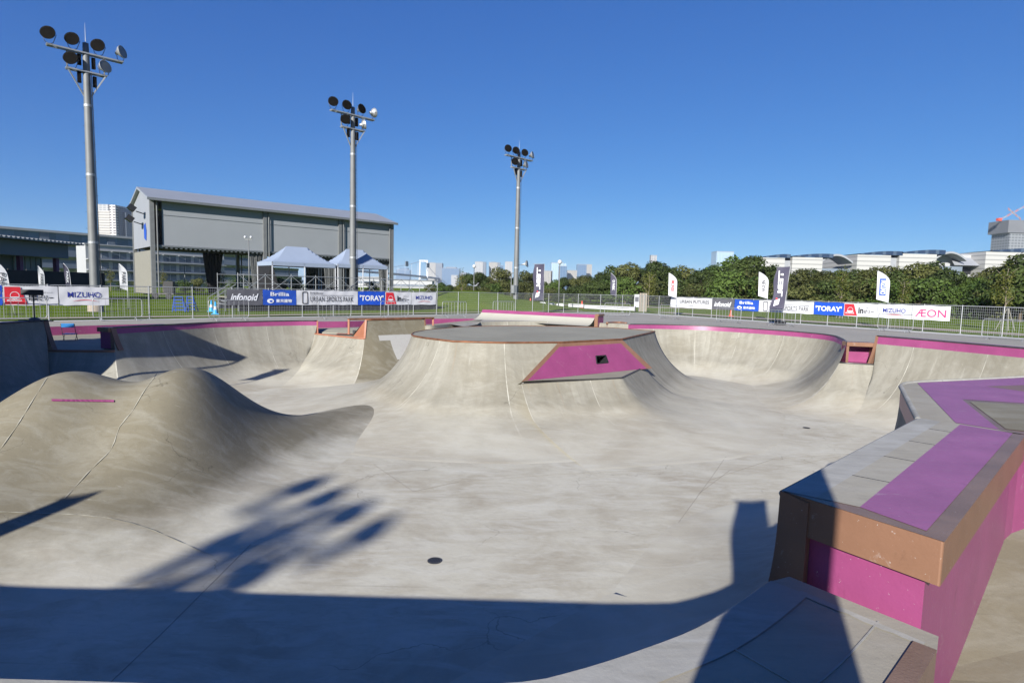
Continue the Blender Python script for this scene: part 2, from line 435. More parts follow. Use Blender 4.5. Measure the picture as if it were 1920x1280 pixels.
NRM = {}
def unify(k, paths):
    allp = []; 
    for nm, p in paths: allp += p if not allp else p[1:]
    flat = [V2(p.x, p.y, 0) for p in allp]
    nr = smooth_normals(normals(flat, 1), k); i = 0
    for nm, p in paths: NRM[nm] = nr[i:i + len(p)]; i += len(p) - 1
unify(6, [('near0', near_c), ('blk', blk_edge), ('pen', pen_edge + pen_edge2[1:])])
unify(5, [('rwall', rwall), ('boxseg', boxseg), ('rbowl', rbowl), ('hid', hid), ('bank', bankpath), ('notch2', notch2), ('lwall', lwall), ('notch1', notch1), ('fwall', fwall), ('lft', lft), ('near', near_c)])
def wall(name, path, label, cat='bowl wall', band=0, mat=None, sn=3, side=1, coping=None, cop_r=.03, rows=18, group=None, nk=None, ref=None, ledge=0, ledge_mat=None, cop_mat=None):
    root = empty(name, (0, 0, 0), 0, label, cat, group)
    a, b = transition(path, side, band=band, smooth_n=sn, rows=rows, nr=NRM.get(nk), ref=ref)
    a.build('transition', mat or M_WALL, root, smooth=True)
    if band: b.build('painted_band', M_MAG, root, smooth=True)
    if coping is not None:
        cp_ = path if ref is None else [p + n_ * (foot(ref - ZF) - foot(p.z - ZF)) for p, n_ in zip(path, NRM[nk])]
        MB().tube([p + Vector((0, 0, .005)) for p in cp_], cop_r, 8).build('coping', cop_mat or M_DSTEEL, root, smooth=True)
    if ledge: strip(path, side, ledge, dz=.012, drop=.9).build('ledge', ledge_mat or M_DECK, root)
    return root
def endcap(root, p, nn, tan_, ztop, zlow, mat, th=.07, pr=.02, back=.0, name='edge_trim'):
    "slab that follows the transition profile at the end of a wall"
    h = ztop - ZF; f0 = foot(h); prof = []
    for k in range(13):
        z = ztop + pr + (zlow - ztop - pr) * k / 12
        hh = min(z, ztop) - ZF; prof.append((f0 - foot(hh) + pr, z))
    pts = prof + [(-back, zlow), (-back, ztop + pr)]
    mb = MB(); vs = []
    for s_ in (-th / 2, th / 2):
        for o, z in pts: vs.append(Vector((p.x, p.y, 0)) + nn * o + tan_ * s_ + Vector((0, 0, z)))
    n = len(pts)
    mb.add(vs, [tuple(range(n))[::-1], tuple(range(n, 2 * n))] + [(i, (i + 1) % n, n + (i + 1) % n, n + i) for i in range(n)])
    return mb.build(name, mat, root)
def dirs(path, i=0, side=1):
    j = 1 if i == 0 else -1
    d = (path[1] - path[0]) if i == 0 else (path[-1] - path[-2]); d.z = 0; d.normalize()
    return d, Vector((-d.y, d.x, 0)) * side

# floor of the bowl
fl = MB()
fl.add([(-24, -2, ZF), (24, -2, ZF), (24, 40, ZF), (-24, 40, ZF)], [(0, 1, 2, 3)])
tag(fl.build('bowl_floor', M_FLOOR), kind='structure')

RT = 2.85
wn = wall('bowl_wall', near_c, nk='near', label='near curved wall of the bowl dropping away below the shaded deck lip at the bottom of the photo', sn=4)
strip(near_c, 1, .21, dz=.004).build('deck_lip', M_LIP, wn)
MB().tube([p - Vector((0, 0, .032)) for p in near_c], .03, 8).build('coping', M_LIP, wn, smooth=True)

RT = 3.5
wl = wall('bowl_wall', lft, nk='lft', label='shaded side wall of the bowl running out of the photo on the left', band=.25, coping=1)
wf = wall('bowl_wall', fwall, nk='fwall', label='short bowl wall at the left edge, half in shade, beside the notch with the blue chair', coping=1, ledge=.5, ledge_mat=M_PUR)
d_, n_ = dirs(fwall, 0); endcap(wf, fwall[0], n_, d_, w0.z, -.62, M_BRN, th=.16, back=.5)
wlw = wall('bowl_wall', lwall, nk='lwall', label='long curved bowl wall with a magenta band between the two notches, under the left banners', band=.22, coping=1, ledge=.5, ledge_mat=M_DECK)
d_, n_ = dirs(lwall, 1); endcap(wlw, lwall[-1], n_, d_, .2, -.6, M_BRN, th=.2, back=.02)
e_ = lwall[-1] - n_ * .28
MB().box((e_.x, e_.y, -.2), (.16, .5, .72), math.atan2(d_.y, d_.x)).build('end_face', M_MAG, wlw)
MB().box((e_.x - d_.x*0, e_.y, .14), (.36, .56, .16), math.atan2(d_.y, d_.x)).build('end_cap', M_BRN, wlw)
d_, n_ = dirs(lwall, 0); endcap(wlw, lwall[0], n_, d_, .2, -.4, M_ORG, th=.07, back=.02)
e_ = lwall[0] - n_ * .27 + d_ * .03
MB().box((e_.x, e_.y, -.1), (.1, .5, .62), math.atan2(d_.y, d_.x)).build('end_face', M_MAG, wlw)

w1n = wall('bowl_wall', notch1, nk='notch1', ref=.2, label='lower shaded stretch of bowl wall under the notch where the blue chair stands', coping=1, cop_r=.05, cop_mat=M_BRN, sn=0)
w2n = wall('bowl_wall', notch2, nk='notch2', ref=.2, label='lower pale stretch of bowl wall under the notch with the orange painted corner', coping=1, cop_r=.04, cop_mat=M_ORG, sn=0)
wr = wall('bank_ramp', bankpath, nk='bank', label='raised concrete bank with orange edges and a pale T-shaped repair patch', cat='ramp', coping=1, cop_r=.035, cop_mat=M_RUST, sn=0, mat=M_MOUND)
d_, n_ = dirs(bankpath, 1); nq_ = NRM['bank'][-1]; endcap(wr, bankpath[-1], nq_, V2(-nq_.y, nq_.x, 0), .42, -.40, M_ORG, th=.08, back=.02)
d_, n_ = dirs(bankpath, 0); endcap(wr, bankpath[0], n_, d_, .42, -.3, M_BRN, th=.07, back=.02)
# sides and back of the bank
d_, n_ = dirs(bankpath, 1)
for q in (bankpath[0], bankpath[-1]):
    mb = MB(); b0 = q - n_ * .05; b1 = q - n_ * 1.5
    mb.poly([(b0.x, b0.y, .42), (b0.x, b0.y, -.6), (b1.x, b1.y, -.6)]); mb.build('side_face', M_ORG, wr)
a_, b_ = bankpath[0] - n_ * 1.5, bankpath[-1] - n_ * 1.5
MB().poly([(bankpath[0].x, bankpath[0].y, .42), (bankpath[-1].x, bankpath[-1].y, .42), (b_.x, b_.y, -.45), (a_.x, a_.y, -.45)]).build('back_face', M_WALL, wr)
# pale T-shaped repair patch, following the bank profile just proud of it
def on_profile(root_p, nn, h0, z, lift=.006):
    o = foot(h0) - foot(z - ZF); q = Vector((root_p.x, root_p.y, 0)) + nn * (o + lift); q.z = z + lift * .5; return q
mb = MB(); L_ = (bankpath[-1] - bankpath[0]).length; dr = (bankpath[0] - bankpath[-1]).normalized()
for s0, s1, z0, z1 in ((.5, 3.3, -.28, -.52), (1.05, 3.3, -.52, -1.35)):
    for k in range(8):
        za = z0 + (z1 - z0) * k / 8; zb = z0 + (z1 - z0) * (k + 1) / 8
        q = [on_profile(bankpath[-1] + dr * s, n_, .42 - ZF, z) for s, z in ((s0 , za), (s0, zb), (s1, zb), (s1, za))]
        mb.add(q, [(0, 1, 2, 3)])
mb.build('repair_patch', M_PATCH, wr)

def cpath(nk, path, ref): return [p + n_ * (foot(ref - ZF) - foot(p.z - ZF)) for p, n_ in zip(path, NRM[nk])]
CP1, CP2 = cpath('notch1', notch1, .2), cpath('notch2', notch2, .2)
# orange triangle and stub in the second notch
tri = MB(); q0 = P(600, 626, -.39); q1 = P(681, 628, -.385); q2 = P(678, 612, -.385)
n_ = Vector((0, 1, 0))
tr = MB().poly([P(628, 626.5, -.378), P(682, 627.5, -.378), P(679, 606, -.378)]).build('painted_corner', M_ORG, w2n)

wh = wall('bowl_wall', hid, nk='hid', label='far wall of the bowl hidden behind the central island')
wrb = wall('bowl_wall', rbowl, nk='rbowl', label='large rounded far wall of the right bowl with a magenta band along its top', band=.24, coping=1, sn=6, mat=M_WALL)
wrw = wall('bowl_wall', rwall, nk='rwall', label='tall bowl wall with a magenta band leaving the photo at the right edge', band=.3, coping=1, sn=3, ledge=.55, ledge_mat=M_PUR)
d_, n_ = dirs(rwall, 1); endcap(wrw, rwall[-1], n_, d_, .5, -.64, M_BRN, th=.1, back=.5)
# niche with magenta inside between the two right walls
wbx = wall('wall_niche', boxseg, nk='boxseg', ref=.2, label='small magenta niche framed in brown set into the right bowl wall', cat='niche', coping=1, cop_r=.03, sn=1)
d_ = (bx2 - bx1).normalized(); n_ = Vector((-d_.y, d_.x, 0))
nb = [bx1 - n_ * .0, bx2 - n_ * .0, bx2 - n_ * .9, bx1 - n_ * .9]
b1, b2 = R2 - n_ * .05, bx2
dB = (V2(b2.x, b2.y, 0) - V2(b1.x, b1.y, 0)).normalized(); nB = Vector((-dB.y, dB.x, 0))
b1 = V2(b1.x, b1.y, 0); b2 = V2(b2.x, b2.y, 0)
bk1, bk2 = b1 - nB * .55, b2 - nB * .55
mb = MB(); mb.poly([bk1 + V2(0, 0, .06), bk2 + V2(0, 0, .06), bk2 + V2(0, 0, -.61), bk1 + V2(0, 0, -.61)])
mb.poly([b1 + V2(0, 0, .06), bk1 + V2(0, 0, .06), bk1 + V2(0, 0, -.61), b1 + V2(0, 0, -.61)])
mb.poly([b2 + V2(0, 0, .06), bk2 + V2(0, 0, .06), bk2 + V2(0, 0, -.61), b2 + V2(0, 0, -.61)])
mb.poly([b1 + V2(0, 0, -.604), b2 + V2(0, 0, -.604), bk2 + V2(0, 0, -.604), bk1 + V2(0, 0, -.604)])
mb.build('niche_back', M_MAG, wbx)
fr = MB(); LB = (b2 - b1).length; ang = math.atan2(dB.y, dB.x)
fr.box((b1 + b2) / 2 - nB * .25 + V2(0, 0, .14), (LB, .55, .16), ang)
fr.box(b2 - dB * .05 - nB * .25 + V2(0, 0, -.27), (.1, .5, .67), ang)
fr.box(b1 + dB * .05 - nB * .25 + V2(0, 0, -.27), (.08, .5, .67), ang)
fr.build('frame', M_BRN, wbx, bevel=.008)

# --- mound (two humps and a ridge towards the island)
HL = [(-10.15, 13.4, 1.6, 2.5, 2.05, .1), (-7.75, 13.9, 1.25, 2.4, 1.82, .2), (-8.9, 13.8, .8, 2.0, .03, 0), (-6.7, 15.2, 1.5, 1.7, .60, .4), (-5.8, 16.8, 1.5, 1.5, .32, 0), (-5.1, 18.3, 1.5, 1.4, .28, 0), (-4.6, 19.7, 1.4, 1.2, .26, 0), (-13.2, 11.8, 2.4, 3.0, .9, 0), (-9.8, 9.4, 3.2, 1.9, .34, 0), (-7.2, 11.6, 2.4, 2.4, .25, .3)]
def hill(x, y):
    z = 0
    for cx, cy, rx, ry, h, a in HL:
        dx, dy = x - cx, y - cy; c, s_ = cos(a), sin(a)
        u, v = (dx * c + dy * s_) / rx, (-dx * s_ + dy * c) / ry
        z += h * math.exp(-u * u - v * v)
    return z * z / (z + .10)
mb = MB(); nx, ny = 150, 150; x0, x1, y0, y1 = -18.5, -.6, 4.5, 23
vs = []
for j in range(ny + 1):
    for i in range(nx + 1):
        x = x0 + (x1 - x0) * i / nx; y = y0 + (y1 - y0) * j / ny
        vs.append((x, y, ZF - .012 + hill(x, y)))
fs = [(j * (nx + 1) + i, j * (nx + 1) + i + 1, (j + 1) * (nx + 1) + i + 1, (j + 1) * (nx + 1) + i) for j in range(ny) for i in range(nx)
      if max(vs[j * (nx + 1) + i][2], vs[(j + 1) * (nx + 1) + i + 1][2], vs[(j + 1) * (nx + 1) + i][2], vs[j * (nx + 1) + i + 1][2]) > ZF - .011]
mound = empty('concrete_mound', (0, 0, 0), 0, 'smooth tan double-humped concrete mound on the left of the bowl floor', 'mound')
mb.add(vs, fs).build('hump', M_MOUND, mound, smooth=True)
def onhill(u, v):
    "march the photo ray to the mound"
    d = ray(u, v); t = 4.0
    for _ in range(3000):
        q = Vector((0, 0, CAMZ)) + d * t
        if q.z < ZF + hill(q.x, q.y): return q
        t += .01
    return q
mb = MB(); vs = []
for i in range(25):
    u = 97 + 117 * i / 24
    for vv in (748.6 + i * .07, 752.6 + i * .07): vs.append(onhill(u, vv) + V2(0, -.004, .012))
mb.add(vs, [(2 * i, 2 * i + 1, 2 * i + 3, 2 * i + 2) for i in range(24)]); mb.build('painted_slot', M_MAG, mound)
M_SEAM = concrete('seam_mortar', (.29, .275, .22), (.24, .225, .17), (.36, .35, .30), scratch=.6)
def seam(l, w, par, nm='pour_seam'):
    c = catmull([V2(u, v, 0) for u, v in l], 14); mb = MB(); vs = []
    for i, q in enumerate(c):
        a, b_ = c[max(0, i - 1)], c[min(len(c) - 1, i + 1)]; d = (b_ - a).normalized(); e = V2(-d.y, d.x, 0) * (w * (.6 + .5 * sin(i * 2.3)))
        for k in (-1, 1): vs.append(onhill(q.x + e.x * k, q.y + e.y * k) + V2(0, 0, .005))
    mb.add(vs, [(2 * i, 2 * i + 1, 2 * i + 3, 2 * i + 2) for i in range(len(c) - 1)]); return mb.build(nm, M_SEAM, par)
seam([(-8, 959), (80, 962), (160, 966), (230, 976), (290, 995), (350, 1021), (400, 1042)], .8, mound)
seam([(296, 698), (268, 736), (247, 772), (224, 800), (208, 842), (172, 878), (120, 935)], .9, mound)
seam([(88, 708), (60, 752), (30, 800), (-6, 850)], .9, mound)

# --- island
ip = px_path([(772, 627, .2), (776, 630, .2), (800, 634, .2), (850, 640, .2), (940, 642.5, .2), (1048, 642, .2), (1165, 636, .2), (1228, 621.5, .2)])
back_ = px_path([(1150, 615, .2), (1060, 612.3, .2), (960, 611.2, .2), (870, 613, .2), (800, 619, .2), (776, 624, .2)])
isl = densify(ip + back_, .3, closed=True)
island = empty('concrete_island', (0, 0, 0), 0, 'flat-topped concrete island in the middle of the bowl with a magenta panel on its side', 'ramp island')
a, b = transition(isl, -1, closed=True, smooth_n=1, rows=28, tail=2.0)
isl_tr = a.build('transition', M_WALL, island, smooth=True)
MB().poly([p + V2(0, 0, .012) for p in ip + back_]).build('top_deck', M_DECK, island)
MB().tube([p + V2(0, 0, .0) for p in densify(ip + back_, .5, closed=True)], .035, 8, closed=True).build('coping', M_RUST, island, smooth=True)
ZL = -.9
L0, L1, L2 = P(980, 715, ZL), P(1165, 708.5, ZL), P(1208, 688, ZL)
T0, T1 = ip[5].copy(), ip[6].copy()
tdir = (T1 - T0).normalized()
F0 = L0.copy(); nrm = (F0 - T0).cross(tdir).normalized()
if nrm.y > 0: nrm = -nrm
# corner where the panel plane meets the lower coping on the right
F1 = F0 + tdir * (L2 - F0).dot(tdir)
def quadlerp(u, v): return T0.lerp(T1, u).lerp(F0.lerp(F1, u), v)
import bmesh
bm = bmesh.new(); bm.from_mesh(isl_tr.data)
g = lambda: bm.verts[:] + bm.edges[:] + bm.faces[:]
bmesh.ops.bisect_plane(bm, geom=g(), plane_co=(0, 0, ZL), plane_no=(0, 0, 1))
up = [f for f in bm.faces if f.calc_center_median().z > ZL and f.calc_center_median().y < 25]
ge = set(up)
for f in up: ge.update(f.edges); ge.update(f.verts)
bmesh.ops.bisect_plane(bm, geom=list(ge), plane_co=T0, plane_no=nrm)
def inpanel(c):
    w = (c - T0).dot(tdir); v = (T0.z - c.z) / (T0.z - F0.z); l0 = (F0 - T0).dot(tdir) * v; l1 = (T1 - T0).dot(tdir) + ((F1 - T1).dot(tdir)) * v
    return abs(w - ((T1-T0).length*.55)) < .75 and .2 < v < .85 and -1.5 < (c - T0).dot(nrm) < .01
on = [v.co.copy() for v in bm.verts if abs(v.co.z - ZL) < .01 and abs((v.co - T0).dot(nrm)) < .02 and v.co.y < 26]
if on:
    F1 = max(on, key=lambda c: c.x); L2 = F1.copy()
kill = [f for f in bm.faces if f.calc_center_median().z > ZL and f.calc_center_median().y < 25 and inpanel(f.calc_center_median()) or f.calc_center_median().z > ZL and (f.calc_center_median() - T0).dot(nrm) > .002 and f.calc_center_median().x > L0.x - .05 and f.calc_center_median().y < 25]
bmesh.ops.delete(bm, geom=kill, context='FACES')
bm.to_mesh(isl_tr.data); bm.free()
q_ = [T0 - tdir * .02, F0 - tdir * .05, F1 + tdir * .02, T1 + tdir * .02]

low = densify([L0 - nrm * .16 + tdir * .06, L1, L2 + nrm * .02, L2 - nrm * .5 + tdir * .12], .15)
a, b = transition(low, -1, smooth_n=2, rows=22, tail=2.2)
a.build('lower_transition', M_WALL, island, smooth=True)
MB().tube(low, .03, 8).build('lower_coping', M_DSTEEL, island, smooth=True)
q = [quadlerp(.06, .13), quadlerp(.045, .985), quadlerp(.965, .965), quadlerp(.93, .13)]
q[1] = quadlerp(.03, .97); q[2] = quadlerp(.95, .95)
pts = [x + nrm * .006 for x in q]
# panel with a real square opening
panel = MB()
def uvp(u, v): 
    return quadlerp(u, v) + nrm * .006
us = [0, .545, .665, 1]; vs_ = [0, .40, .66, 1]
ue = lambda u, v: (.06 + (.93 - .06) * u) * (1 - v) + (.03 + (.95 - .03) * u) * v
ve = lambda v: .13 + (.99 - .13) * v
for i in range(3):
    for j in range(3):
        if i == 1 and j == 1: continue
        cs = [(us[i], vs_[j]), (us[i], vs_[j + 1]), (us[i + 1], vs_[j + 1]), (us[i + 1], vs_[j])]
        panel.add([uvp(ue(a_, b_), ve(b_)) for a_, b_ in cs], [(0, 1, 2, 3)])
panel.build('magenta_panel', M_MAG, island)
cs = [(us[1], vs_[1]), (us[1], vs_[2]), (us[2], vs_[2]), (us[2], vs_[1])]
fq = [uvp(ue(a_, b_), ve(b_)) + nrm * .004 for a_, b_ in cs]; bq = [x - nrm * .5 for x in fq]
mb = MB(); mb.add(fq + bq, [(0, 1, 5, 4), (1, 2, 6, 5), (2, 3, 7, 6), (3, 0, 4, 7), (4, 5, 6, 7)])
for i in range(4): mb.bar(fq[i], fq[(i + 1) % 4], .035)
mb.build('opening', M_BLACK, island)
fm = MB(); fqb = [x - nrm * .006 for x in fq]
for i in range(4): fm.add([q_[i], q_[(i + 1) % 4], fqb[(i + 1) % 4], fqb[i]], [(0, 1, 2, 3)])
fm.build('panel_frame', M_BRN, island)
MB().poly([F0 + V2(0, 0, .01) - nrm*.3, L0 + V2(0, 0, .01), L1 + V2(0, 0, .01), L2 + V2(0, 0, .01), F1 + V2(0, 0, .01) - nrm*.3]).build('lower_ledge', M_DECK, island)

# --- foreground block
ldir = (K - A).normalized(); Br = V2(4.62, 5.22, ZB)
Kf = P(1924, 816, ZB)
out_dir = (B - A).normalized()
edge_dir = (Kf - B).normalized()
top = [A, B, Kf, K]
blk = empty('ledge_block', (0, 0, 0), 0, 'raised concrete block with brown cap and purple top in the right foreground', 'ledge')
RT = 2.85
a, b = transition(blk_edge, 1, rows=24, nr=NRM['blk'])
a.build('transition', M_WALL, blk, smooth=True)
# body (inset under the cap)
cen = (A + B + Kf + K) / 4
def inset(pts, d):
    n = len(pts); out = []
    for i in range(n):
        a_, b_, c_ = pts[i - 1], pts[i], pts[(i + 1) % n]
        d1 = (b_ - a_).normalized(); d2 = (c_ - b_).normalized()
        n1 = Vector((-d1.y, d1.x, 0)); n2 = Vector((-d2.y, d2.x, 0))
        da, db = (d[i - 1], d[i]) if isinstance(d, list) else (d, d)
        # intersect offset lines
        p1 = b_ + n1 * da; p2 = b_ + n2 * db
        den = d1.x * d2.y - d1.y * d2.x
        if abs(den) < 1e-6: out.append(p1); continue
        t = ((p2.x - p1.x) * d2.y - (p2.y - p1.y) * d2.x) / den
        out.append(p1 + d1 * t)
    return out
ZC = ZB - .235
body = inset([A, B, Kf, K], [.055, .075, .06, .02])   # edges AB, BK', K'K, KA
MB().prism([(p.x, p.y) for p in body], -.6, ZC + .001).build('painted_body', M_MAG, blk)
cap = MB(); cap.prism([(p.x, p.y) for p in inset([A, B, Kf, K], [0, 0, 0, .01])], ZC, ZB)
cap.build('cap', M_BRN, blk, bevel=.012)
# brown post at the bowl end and the curved profile
nb_ = NRM['blk'][0].copy()
post = MB()
w_ = (B - A) * .2
prof = []
h = ZB - ZF; f0 = foot(h)
for k in range(15):
    z = ZB + (.12 - ZB) * k / 14; prof.append(Vector((A.x, A.y, 0)) + nb_ * (f0 - foot(z - ZF) + .02 * (ZB - z) + .008) + V2(0, 0, z + (.004 if k == 0 else 0)))
fpost = prof + [Vector((A.x, A.y, .12)) + w_ * 1.0, Vector((A.x, A.y, ZB - .02)) + w_ * 1.0]
bk = [p + ldir * .3 for p in fpost]; n = len(fpost)
post.add([p - ldir * .012 for p in fpost] + bk, [tuple(range(n)), tuple(range(n, 2 * n))[::-1]] + [(i, n + i, n + (i + 1) % n, (i + 1) % n) for i in range(n - 1)])
post.build('end_post', M_BRN, blk)
ec = [Vector((A.x, A.y, 0)) + nb_ * (f0 - foot(h * (1 - k / 16)) ) + V2(0, 0, ZF + h * (1 - k / 16)) for k in range(17)] + [V2(A.x, A.y, ZF)]
MB().poly(ec).build('end_face', M_WALL, blk)
# top surfaces
def onblk(u, v, dz=.004): return P(u, v, ZB) + V2(0, 0, dz)
pa = onblk(1612, 951); pb = onblk(1737, 996); pc = onblk(1899, 812.5); pd_ = onblk(1800, 796)
lipw = .19
lipn = Vector((ldir.y, -ldir.x, 0))
A4, K4 = A + V2(0, 0, .004), K + V2(0, 0, .004)
tA = A4 + (pa - A4).normalized() * lipw; tK = K4 + (pd_ - K4).normalized() * lipw
tA0 = A4 + (pa - A4).normalized() * .0
MB().poly([A4, tA, tK, K4]).build('pale_lip', M_LIP, blk)
MB().poly([tA, pa, pd_, tK]).build('concrete_top', M_NDECK, blk)
MB().poly([pa, pb, pc, pd_]).build('purple_top', M_PUR, blk)
brt = MB()
brt.poly([A4 + V2(0,0,-.002), onblk(1771, 1016, .002), onblk(1923, 815.5, .002), pc - V2(0,0,.002), pb - V2(0,0,.002), pa - V2(0,0,.002)])
brt.build('worn_cap_top', M_BRNTOP, blk)
for t in (.2, .42, .64, .85):
    p_ = tA.lerp(tK, t); q_ = pa.lerp(pd_, t)
    MB().bar(p_ + V2(0, 0, .0012), q_ + V2(0, 0, .0012), .007, .002).build('joint', M_INK, blk)
MB().tube([p + V2(0, 0, -.018) for p in blk_edge], .022, 8).build('coping', M_LIP, blk, smooth=True)

bj0, bj1 = P(1497, 1111, ZN), P(1731, 1210, ZN)
mb = MB(); bl_ = densify([bj0, bj1], .04); rj = random.Random(5); vs = []
dj = (bj1 - bj0).normalized(); nj = V2(dj.y, -dj.x, 0)
for q in bl_: w_ = rj.uniform(.006, .022); vs += [q - nj * .03 + V2(0, 0, .006), q + nj * w_ + V2(0, 0, .004)]
mb.add(vs, [(2 * i, 2 * i + 2, 2 * i + 3, 2 * i + 1) for i in range(len(bl_) - 1)]); mb.build('base_mortar', M_LIP, blk)
# --- peninsula deck beyond the block
pen = empty('raised_deck', (0, 0, 0), 0, 'raised pale deck corner with purple zigzag paint behind the foreground block', 'deck')
pe_all = pen_edge + pen_edge2[1:]
a, b = transition(pe_all, 1, band=.3, rows=24, nr=NRM['pen']); a.build('transition', M_WALL, pen, smooth=True); b.build('painted_band', M_MAG, pen, smooth=True)
MB().tube([p + V2(0, 0, -.022) for p in pe_all], .03, 10).build('coping', M_LIP, pen, smooth=True)
outer = [V2(8.5, 8.0, ZB), V2(6.4, 5.9, ZB), P(1905, 812, ZB)]
deck = [p + V2(0, 0, -.012) for p in pen_edge[::2]] + [p + V2(0, 0, -.012) for p in pen_edge2[::4]] + [V2(18.6, 15.2, .5), V2(20, 10, .5), V2(9.5, 7.2, ZB - .012), V2(6.3, 6.1, ZB - .012), Kf + V2(.05, .12, -.012), K + V2(.02, 0, -.012)]
sheet(deck).build('deck_top', M_NDECK, pen)
def pz(u, v, dz): return P(u, v, ZB - .012) + V2(0, 0, dz)
MB().poly([pz(*p, .004) for p in ((1720, 718), (1920, 708), (1990, 706), (2000, 722), (1920, 722), (1848, 724.5), (1920, 734), (2010, 745), (2010, 770), (1920, 756), (1804, 749), (1874, 806), (1792, 793))]).build('purple_stripe', M_PUR, pen)
MB().poly([pz(*p, .0035) for p in ((1920, 722), (2000, 722), (2010, 745), (1920, 734), (1848, 724.5))]).build('orange_stripe', M_BRN, pen)
MB().poly([pz(*p, .002) for p in ((1804, 749), (1920, 756), (2010, 770), (2010, 830), (1908, 812), (1874, 806))]).build('worn_border', M_BRNTOP, pen)
MB().poly([pz(*p, .007) for p in ((1818, 753.5), (1920, 759.5), (2010, 774), (2010, 822), (1912, 808), (1886, 805))]).build('tan_panel', M_MOUND, pen)
mb = MB(); q = [V2(Kf.x - .3, Kf.y - .12, 0), V2(Kf.x + .1, Kf.y + .16, 0), V2(6.3, 6.1, 0), V2(9.5, 7.2, 0)]
for i in range(3):
    a_, b_ = q[i], q[i + 1]; mb.poly([a_ + V2(0, 0, -.6), b_ + V2(0, 0, -.6), b_ + V2(0, 0, ZB - .02), a_ + V2(0, 0, ZB - .02)])
mb.build('outer_face', M_MAG, pen)

RT = 3.5
# --- near deck with the brown kerb on its outer side
E1, E2 = P(1712, 1205, ZN), P(1757, 1222, ZN); E3 = P(1661, 1280, ZN)
kd = (E3 - E1).normalized(); kfar = E1 + kd * 9
Bd = P(1458, 1093, ZN)
ndk = [p for p in near_c] + [Bd, P(1480, 1085, ZN), P(1760, 1195, ZN), E2, E2 + kd * 9, V2(-30, -14, .3), V2(-30, 14, .2), V2(-19.9, 19.5, .25)] + [p - V2(0, 0, .0) for p in reversed(lft[:-1])][::-1]
loop = list(near_c) + [P(1480, 1080, ZN), P(1760, 1192, ZN), E2, E2 + kd * 9, V2(-32, -14, .3), V2(-32, 16, .1), V2(-23.5, 21.5, .05)] + [fwall[-1]] + lft[1:-1]
loop = [p - V2(0, 0, .001) for p in loop]
sheet(loop).build('near_deck', M_NDECK)
tag(bpy.data.objects['near_deck'], kind='structure')
kerb = empty('deck_kerb', (0, 0, 0), 0, 'low brown painted kerb along the outer edge of the shaded near deck, bottom right', 'kerb')
kb = MB(); kn = Vector((-kd.y, kd.x, 0)); 
if (E2 - E1).dot(kn) < 0: kn = -kn
wid = (E2 - E1).dot(kn)
q = [E1, E1 + kn * wid, E1 + kn * wid + kd * 9, E1 + kd * 9]
kb.prism([(p.x, p.y) for p in q], -.6, ZN + .012); kb.build('kerb_stone', M_BRNTOP, kerb, bevel=.008)
jm = MB()
for off in (.55,):
    nr = normals(near_c, -1); l = [p + n_ * off + V2(0, 0, .003) for p, n_ in zip(near_c, nr)]
    l = [p for p in l if p.x > -3]
    for a_, b_ in zip(l[:-1], l[1:]): jm.bar(a_, b_, .008, .004)
for uu in (.15, .32, .5, .68, .85):
    i = int(len(near_c) * (.55 + .45 * uu)); i = min(i, len(near_c) - 2); a_ = near_c[i]; nn = normals(near_c, -1)[i]
    jm.bar(a_ + nn * .21 + V2(0, 0, .003), a_ + nn * 1.1 + V2(0, 0, .003), .007, .004)
jm.build('deck_joint', M_LIP, wn)

# low ground outside the block
sheet([V2(-3, -8, -.55), V2(60, -8, -.55), V2(60, 30, -.55), V2(24, 13, -.55), V2(16, 9, -.55), V2(5, 7, -.55), V2(1, 2, -.55)]).build('lower_ground', M_MOUND)
tag(bpy.data.objects['lower_ground'], kind='structure')
MB().poly([V2(2.75, 3.75, -.546), V2(14, 3.2, -.546), V2(14, 7.0, -.14), V2(3.7, 5.6, -.14)]).build('lower_step', M_MOUND); tag(bpy.data.objects['lower_step'], kind='structure')

# --- back pavement, lane and retaining band
FN = [V2(-36, 12.9, 0), V2(6, 54.3, 0), V2(12.5, 56.2, 0), V2(36, 19.5, 0)]
bt = [V2(-19.6, 22.2, 0), P(88, 612.5, 0), P(215, 609, 0), P(420, 604.5, 0), P(560, 603, 0), P(650, 602.3, 0), P(810, 597.5, 0), P(908, 597.2, 0)]
bf = []
for i, p in enumerate(bt):
    dz = -.36 if i < 6 else (-.34 if i == 6 else -.02)
    bf.append(V2(p.x, p.y, dz))
rw = empty('retaining_wall', (0, 0, 0), 0, 'low magenta painted retaining wall behind the bowl below the left fence', 'low wall')
mb = MB()
for i in range(len(bt) - 1): mb.poly([bf[i], bf[i + 1], bt[i + 1], bt[i]])
mb.build('painted_face', M_MAG, rw)
qpL = P(903, 612, .0)
pav = [bt[0], *bt[1:]] + [P(895, 608, .02), P(872, 612.5, .1)] + [p + V2(0, 0, -.002) for p in hid[::-1][8:]] + [p + V2(0, 0, -.002) for p in rbowl[::-1][1:]] + \
    [bx2 + V2(0, 0, 0), V2(bk2.x, bk2.y, .1), V2(bk1.x, bk1.y, .1), V2(R2.x + .55, R2.y + .2, .1), V2(R1.x + .55, R1.y, .08), V2(R0.x + .55, R0.y, .06), V2(R0.x + 1.1, R0.y - 1.3, .06), V2(18.5, 15.4, .1), V2(20.5, 12, .2), V2(32, 12, 0)] + [FN[3], FN[2], FN[1], FN[0], V2(-24.5, 20.2, 0.03)]
sheet(pav).build('pavement', M_PAVE); tag(bpy.data.objects['pavement'], kind='structure')
